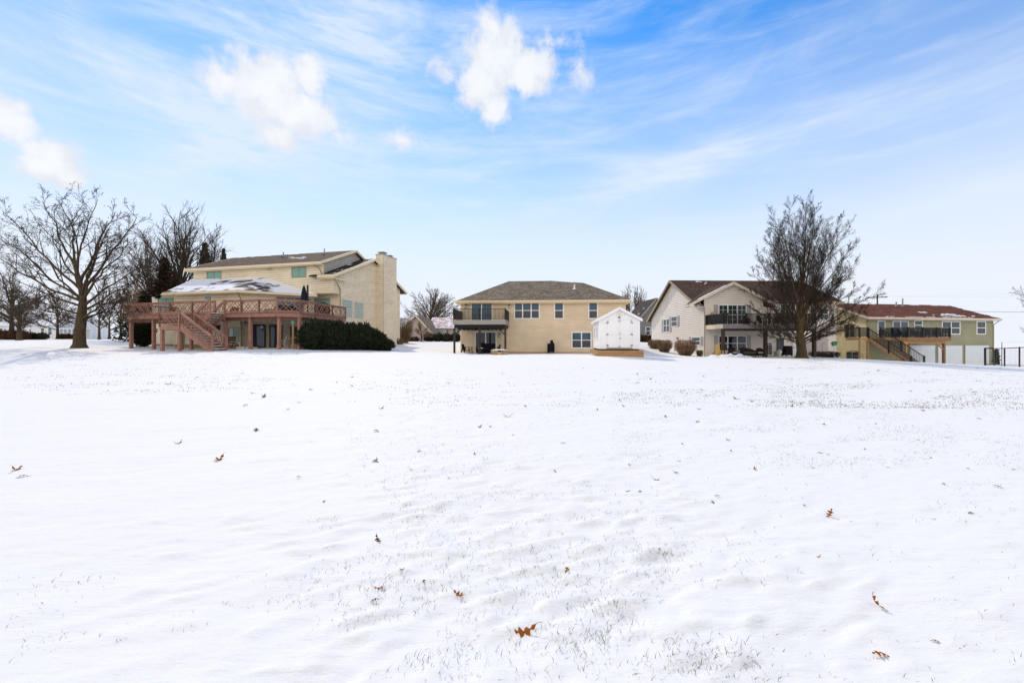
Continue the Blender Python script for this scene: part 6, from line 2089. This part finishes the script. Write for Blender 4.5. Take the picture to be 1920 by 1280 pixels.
# --- the sage house: deck furniture and bench
for i, (px, v, rz, lab) in enumerate(((1695, -1.6, 60, 'dark slatted deck chair nearest the sliding door of the sage house'), (1709, -1.4, 120, 'dark slatted deck chair behind the corner post of the pine deck'),
                                       (1734, -1.6, -60, 'dark slatted deck chair right of the deck table on the pine deck'), (1753, -1.5, -75, 'dark slatted deck chair under the double window of the sage house'))):
    slat_chair('', lab, D.loc(D.u(px, v), v, zD), R(rz) - D.th, 'black_plastic', name='deck_chair', group='dark chairs on the pine deck', bh=1.0)
t4 = thing('deck_table', 'dark rectangular table between the chairs on the pine deck', 'table', D.loc(D.u(1720, -1.7), -1.7, zD), -D.th)
MB().box(-.55, .55, -.4, .4, .70, .75).build('tabletop', M['black_plastic'], t4)
for sx in (-.48, .48):
    for sy in (-.34, .34):
        MB().box(sx - .035, sx + .035, sy - .035, sy + .035, 0, .70).build('leg', M['black_plastic'], t4)
MB().lathe([(.25, .75), (.2, .79), (.02, .81)], 12).build('snow_cap', M['snow_lump'], t4)
x, y = (1605 - 960) / FPX * 42.5, 42.5
be = thing('metal_bench', 'black ornamental metal bench beside the butter yellow wall', 'bench', (x, y, zt(x, y)), R(8))
mb = MB()
for i in range(5):
    mb.box(-.6, .6, -.25 + i * .1, -.18 + i * .1, .42, .45)
mb.build('seat', M['black_metal'], be)
mb = MB().path([(-.6, .22, .44), (-.6, .3, .85), (-.3, .31, 1.0), (0, .31, 1.05), (.3, .31, 1.0), (.6, .3, .85), (.6, .22, .44)], .025)
for i in range(9):
    xx_ = -.5 + i * .125
    mb.tube((xx_, .24, .46), (xx_ + (.1 if i % 2 else -.1), .31, .92), .016, n=5)
mb.build('backrest', M['black_metal'], be)
for sx in (-.58, .58):
    MB().path([(sx, -.25, 0), (sx, -.22, .44), (sx, -.2, .66), (sx, .25, .68)], .022).build('armrest', M['black_metal'], be)
    MB().path([(sx, .3, 0), (sx, .22, .44)], .022).build('leg', M['black_metal'], be)
pt = thing('stair_foot_planter', 'dark low planter at the foot of the pine stairs', 'planter', D.loc(D.u(1706, -3.0), -2.6), 0)
MB().lathe([(.22, -.3), (.3, .25), (.32, .3)], 12).build('pot', M['dark_brown'], pt)
MB().lathe([(.28, .28), (.1, .36)], 10).build('soil', M['wicker'], pt)

# --- utility pole and wires behind the sage house
def utility_pole(label, x, y, H):
    z = zt(x, y)
    o = thing('utility_pole', label, 'utility pole', (x, y, z), R(-20))
    MB().tube((0, 0, -.5), (0, 0, H), .19, .13, 10).build('pole', M['dark_brown'], o)
    MB().box(-1.75, 1.75, -.2, -.07, H - .75, H - .57).build('crossarm', M['dark_brown'], o)
    for s in (-1.6, -.8, .8, 1.6):
        MB().lathe([(.05, H - .57), (.08, H - .48), (.03, H - .36)], 8, (s, -.13)).build('insulator', M['vent_metal'], o)
    return o, z
dp_ = 92.0
x1_, y1_ = (1645 - 960) / FPX * dp_, dp_
Hp = CAMZ + (640 - 552) / FPX * dp_ - zt(x1_, y1_)
utility_pole('wooden utility pole with crossarm behind the rust roof', x1_, y1_, Hp)
x2_, y2_ = 190.0, 88.0
utility_pole('wooden utility pole far beyond the east edge of the lawn', x2_, y2_, Hp + 1.0)
def wire(name, label, p, q, sag, r):
    mb = MB(); n = 24
    pts = []
    for i in range(n + 1):
        t = i / n
        v = Vector(p).lerp(Vector(q), t); v.z -= sag * 4 * t * (1 - t)
        pts.append(tuple(v))
    mb.path(pts, r, 5)
    o = mb.build(name, M['black_plastic'])
    tag(o, label, 'power line')
zp1, zp2 = zt(x1_, y1_) + Hp, zt(x2_, y2_) + Hp + 1
wire('power_cable', 'thick cable running east from the utility pole at roof height', (x1_, y1_, zp1 - 3.3), (x2_, y2_, zp2 - 4.0), 1.2, .032)
wire('power_line', 'thin upper wire running east from the utility pole crossarm', (x1_ - 1, y1_, zp1 - .4), (x2_ - 1, y2_, zp2 + 1.8), .8, .006)
wire('power_line', 'thin lower wire running east from the utility pole crossarm', (x1_ + 1, y1_, zp1 - .45), (x2_ + 1, y2_, zp2 - .6), .8, .006)

# --- wire fence at the east edge
df = 36.0
fpx = [1848, 1883.5, 1911.5, 1945, 1985]
fd = [38.5, 36.0, 33.5, 31.5, 30]
pts = [((px - 960) / FPX * d, d) for px, d in zip(fpx, fd)]
zs = [zt(*p) for p in pts]
fe = thing('wire_fence', 'dark post and wire fence at the corner of the sage house', 'fence', (pts[0][0], pts[0][1], zs[0]), 0)
loc_ = lambda i, h: (pts[i][0] - pts[0][0], pts[i][1] - pts[0][1], zs[i] - zs[0] + h)
for i in range(len(pts)):
    a = loc_(i, 0)
    MB().box(a[0] - .035, a[0] + .035, a[1] - .035, a[1] + .035, a[2] - .4, a[2] + 1.66).build('post', M['dark_brown'] if i else M['black_metal'], fe)
mb = MB()
for i in range(len(pts) - 1):
    mb.bar(loc_(i, 1.6), loc_(i + 1, 1.6), .05, .07)
mb.build('top_rail', M['dark_brown'], fe)
mb = MB()
for i in range(len(pts) - 1):
    for k in range(9):
        h = .1 + k * .16
        mb.tube(loc_(i, h), loc_(i + 1, h), .006, n=4, cap=False)
    n = 12
    for k in range(1, n):
        a, b = Vector(loc_(i, .1)).lerp(Vector(loc_(i + 1, .1)), k / n), Vector(loc_(i, 1.5)).lerp(Vector(loc_(i + 1, 1.5)), k / n)
        mb.tube(a, b, .004, n=4, cap=False)
mb.build('wire_mesh', M['vent_metal'], fe)
x, y, z, H = pole_at(1878.5, 36.6, 641.5)
o = thing('thin_post', 'thin green metal post taller than the wire fence beside it', 'post', (x, y, z), 0)
MB().tube((0, 0, -.3), (0, 0, H), .025, n=6).build('shaft', M['hedge_dark'], o)
MB().bar((0, 0, H - .02), (3.5, -3.2, H + .12), .012).build('wire', M['vent_metal'], o)
x, y = (1852 - 960) / FPX * 39.5, 39.5
ga = thing('leaning_gate', 'dark framed gate panel leaning at the garage corner', 'gate', (x, y, zt(x, y)), R(-8))
mb = MB()
for p, q in (((-.25, 0, 0), (-.18, .1, 1.7)), ((.55, 0, 0), (.55, .1, 1.7)), ((-.18, .1, 1.7), (.55, .1, 1.7)), ((-.24, 0, .1), (.55, 0, .1))):
    mb.bar(p, q, .07)
mb.build('gate_frame', M['black_metal'], ga)
mb = MB()
for k in range(8):
    mb.tube((-.22 + .008 * k, .01 * k, .2 + k * .19), (.55, .01 * k, .2 + k * .19), .006, n=4)
mb.build('wire_mesh', M['vent_metal'], ga)

# ------------------------------------------------------------------ oak leaves on the snow
def leaf_mesh(seed, m, curl, fold):
    rg = random.Random(seed)
    n = 26
    prof = []
    lob = 3.5
    for i in range(n + 1):
        t = i / n
        env = math.sin(math.pi * min(1, t * .96 + .02)) ** .7 * (.25 + .75 * t) * (1.1 - .45 * t ** 3)
        w = env * (.24 + .21 * math.sin(2 * math.pi * lob * t - 1.2)) + .012
        prof.append((t, max(.010, w)))
    vs, fs = [], []
    cols = 7
    tw = rg.uniform(-.5, .5)
    for i, (t, w) in enumerate(prof):
        for j in range(cols):
            s = j / (cols - 1) * 2 - 1
            x = t - .5
            y = s * w
            ang = fold * s + tw * (t - .5)
            yy = y * math.cos(ang * .8)
            zz = abs(y) * math.sin(abs(fold)) * (1 if fold > 0 else -1) + tw * (t - .5) * y
            bend = curl * (t - .5) ** 2 * 2.2 + .03 * mnoise.noise(Vector((t * 4, s * 2, seed)))
            vs.append((x * math.cos(curl * .5 * x), yy, zz + bend))
    for i in range(n):
        for j in range(cols - 1):
            a = i * cols + j
            fs.append((a, a + 1, a + cols + 1, a + cols))
    mb = MB().add(vs, fs)
    z0 = vs[cols // 2][2]
    p = Vector((-.5, 0, z0)); q = Vector((-.62, .03, z0 + .05)); r_ = Vector((-.76, .05, z0 + .03))
    mb.tube(p, q, .010, .009, 5); mb.tube(q, r_, .009, .008, 5)
    zmin = min(v[2] for v in mb.v)
    mb.v = [(v[0], v[1], v[2] - zmin) for v in mb.v]
    return mb
lv = []
for i, (m, cu, fo) in enumerate((('oak_leaf', .55, -.22), ('oak_leaf', .5, .6), ('oak_leaf_brown', -.4, -.3), ('oak_leaf_gold', -.8, -.4), ('oak_leaf_brown', .4, -.45), ('oak_leaf', -.25, -.2))):
    mb = leaf_mesh(50 + i, m, cu, fo)
    me = bpy.data.meshes.new('oak_leaf')
    me.from_pydata(mb.v, [], mb.f); me.materials.append(M[m]); me.shade_smooth()
    lv.append(me)
rg = random.Random(77)
LEAVES = [(985, 1184, 44, 0, 'largest orange oak leaf, its long stalk raised, lying closest on the snow'), (1640, 1136, 30, 1, 'upright curled oak leaf casting a long shadow on smooth snow'),
          (1062, 1074, 18, 3, 'rounded golden leaf sitting in a shadowed hollow of the drift'), (708, 1012, 16, 4, 'tan brown leaf half sunk behind a small snow ridge'), (712, 1102, 16, 0, 'flat orange leaf among thin grass blades with raised tip'),
          (795, 1094, 11, 2, None), (860, 1115, 18, 1, 'red orange leaf with curled stalk among the grass blades'), (703, 1128, 12, 2, None), (753, 1067, 8, 4, None), (1556, 966, 15, 1, 'orange leaf standing on edge in smooth snow near the east side'),
          (1820, 962, 9, 2, None), (1652, 1230, 22, 5, 'flat orange leaf close to the bottom east corner of the lawn'), (1754, 1203, 11, 2, None), (1535, 1044, 8, 0, None), (1237, 1033, 7, 2, None), (30, 881, 17, 0, 'orange brown leaf alone on clean snow at the west edge'),
          (42, 894, 12, 2, None), (411, 862, 20, 0, 'orange leaf with several pointed lobes on clean snow below the red deck'), (335, 831, 11, 0, None), (480, 807, 14, 2, None), (495, 744, 13, 4, None), (460, 761, 8, 2, None), (715, 766, 9, 0, None), (704, 865, 11, 2, None),
          (900, 801, 11, 1, None), (920, 800, 6, 2, None), (952, 781, 13, 0, None), (1056, 831, 9, 5, None), (985, 761, 7, 2, None), (1230, 899, 12, 0, None), (1415, 879, 9, 1, None), (1380, 748, 9, 0, None), (1308, 791, 8, 2, None), (1485, 762, 9, 0, None),
          (1545, 796, 7, 1, None), (1870, 913, 10, 2, None), (890, 851, 7, 0, None), (705, 809, 10, 2, None), (1177, 921, 7, 4, None), (1200, 922, 8, 2, None), (317, 721, 9, 0, None), (840, 719, 6, 2, None), (786, 846, 7, 2, None), (1267, 886, 8, 1, None), (1195, 718, 6, 0, None),
          (1248, 781, 7, 0, None), (560, 755, 6, 2, None), (1180, 872, 6, 2, None), (1365, 825, 7, 0, None), (1370, 845, 6, 1, None), (1220, 712, 6, 3, None), (1775, 820, 7, 0, None), (1820, 753, 7, 0, None), (1835, 785, 6, 2, None), (1730, 770, 6, 2, None), (1336, 942, 8, 2, None),
          (1310, 767, 6, 4, None), (608, 940, 7, 2, None), (1345, 930, 7, 2, None), (540, 768, 6, 2, None), (770, 880, 6, 2, None), (1120, 768, 6, 0, None), (1040, 884, 7, 2, None), (660, 707, 6, 2, None), (455, 700, 5, 2, None)]
for _ in range(46):
    py = 690 + 290 * rg.random() ** 1.5
    LEAVES.append((rg.uniform(330, 1900), py, rg.uniform(4, 7), rg.choice((2, 2, 4, 0, 1)), None))
for i, (px, py, sz, k, lab) in enumerate(LEAVES):
    x, y, z = ground_hit(px, py)
    o = bpy.data.objects.new('oak_leaf', lv[k])
    COL.objects.link(o)
    s = sz * y / FPX * (1.0 if i < 3 else 1.3)
    o.scale = (s, s, s)
    o.location = (x, y, z - .004)
    rx, ry, rz_ = rg.uniform(-.25, .25), rg.uniform(-.25, .25), rg.uniform(0, 6.28)
    if i == 0: rx, ry, rz_ = -.38, .10, 3.45
    if i == 1: rx, ry, rz_ = .3, -.9, 2.2
    if i == 2: rx, ry, rz_ = .2, .1, 1.2
    if i == 9: rx, ry, rz_ = .2, -.7, .4
    o.rotation_euler = (rx, ry, rz_)
    mw = Matrix.LocRotScale(o.location, o.rotation_euler, o.scale)
    pv = np.array([tuple(mw @ v.co) for v in lv[k].vertices][::4])
    gz = terrain(pv[:, 0], pv[:, 1]) + np.array([drift(a, b) for a, b in pv[:, :2]])
    o.location.z += float(np.percentile(gz - pv[:, 2], 95)) + .001
    tag(o, lab or 'small dry brown leaf lying alone on the snow', 'leaf', 'dry leaves scattered over the snow' if True else None)

# ------------------------------------------------------------------ grass poking through the snow
def grass():
    rg = random.Random(99)
    mb = MB()
    def blade(x, y, z, h, w, lean, a):
        d = Vector((math.cos(a) * lean, math.sin(a) * lean, 1)).normalized()
        s = Vector((-math.sin(a + 1.2), math.cos(a + 1.2), 0)) * w
        p = Vector((x, y, z - .01)); m1 = p + d * h * .55; tip = p + d * h + Vector((math.cos(a), math.sin(a), -.15)) * lean * h * .6
        mb.add([tuple(p - s), tuple(p + s), tuple(m1 + s * .8), tuple(m1 - s * .8), tuple(tip)], [(0, 1, 2, 3), (3, 2, 4)])
    # photograph regions where the grass shows: (x0, y0, x1, y1, tufts)
    regs = [((560, 960, 1480, 1280), 1150, 1.0), ((980, 1000, 1460, 1260), 180, 1.0), ((0, 1080, 600, 1280), 110, .8), ((1480, 1020, 1920, 1280), 70, .8),
            ((650, 760, 1250, 980), 900, 1.0), ((1150, 690, 1920, 880), 2400, 1.0), ((1300, 720, 1800, 830), 900, 1.0), ((620, 690, 1150, 800), 600, 1.0), ((0, 655, 560, 740), 620, 1.0), ((1400, 676, 1600, 692), 150, 1.1), ((560, 740, 1000, 860), 150, 1), ((1250, 860, 1900, 980), 130, .9)]
    for (x0, y0, x1, y1), n, hk in regs:
        cnt = 0; tries = 0
        while cnt < n and tries < n * 12:
            tries += 1
            px, py = rg.uniform(x0, x1), rg.uniform(y0, y1)
            d = CAMZ * FPX / max(8, py - 640)
            xx, yy = (px - 960) / FPX * d, d
            # patchy along the wind
            a = R(25); u, v = xx * math.cos(a) + yy * math.sin(a), -xx * math.sin(a) + yy * math.cos(a)
            sc = 1.0 if d < 8 else .35
            q = mnoise.noise(Vector((u * .5 * sc, v * 1.6 * sc, 12.0))) + .5 * mnoise.noise(Vector((u * 1.7 * sc, v * 3.3 * sc, 5.0)))
            edge = min(1, (px - x0) / 90 + .2, (x1 - px) / 90 + .2) if x1 < 1900 else 1
            if q < rg.uniform(-.25, .35) or rg.random() > edge:
                continue
            x, y, z = ground_hit(px, py)
            if y > 60: continue
            cnt += 1
            near = y < 9
            nb = rg.randint(1, 4) if near else rg.randint(3, 7)
            sp = .022 if near else .06
            for k in range(nb):
                bx, by = x + rg.gauss(0, sp) * 1.8, y + rg.gauss(0, sp)
                h = (rg.uniform(.012, .05) if near else rg.uniform(.02, .055)) * hk
                blade(bx, by, z, h, rg.uniform(.0008, .0018) if near else rg.uniform(.003, .007), rg.uniform(.1, 1.1), rg.uniform(0, 6.28))
    o = mb.build('grass', M['grass'])
    tag(o, 'thin winter grass blades poking through the snow', 'grass', kind='stuff')
grass()
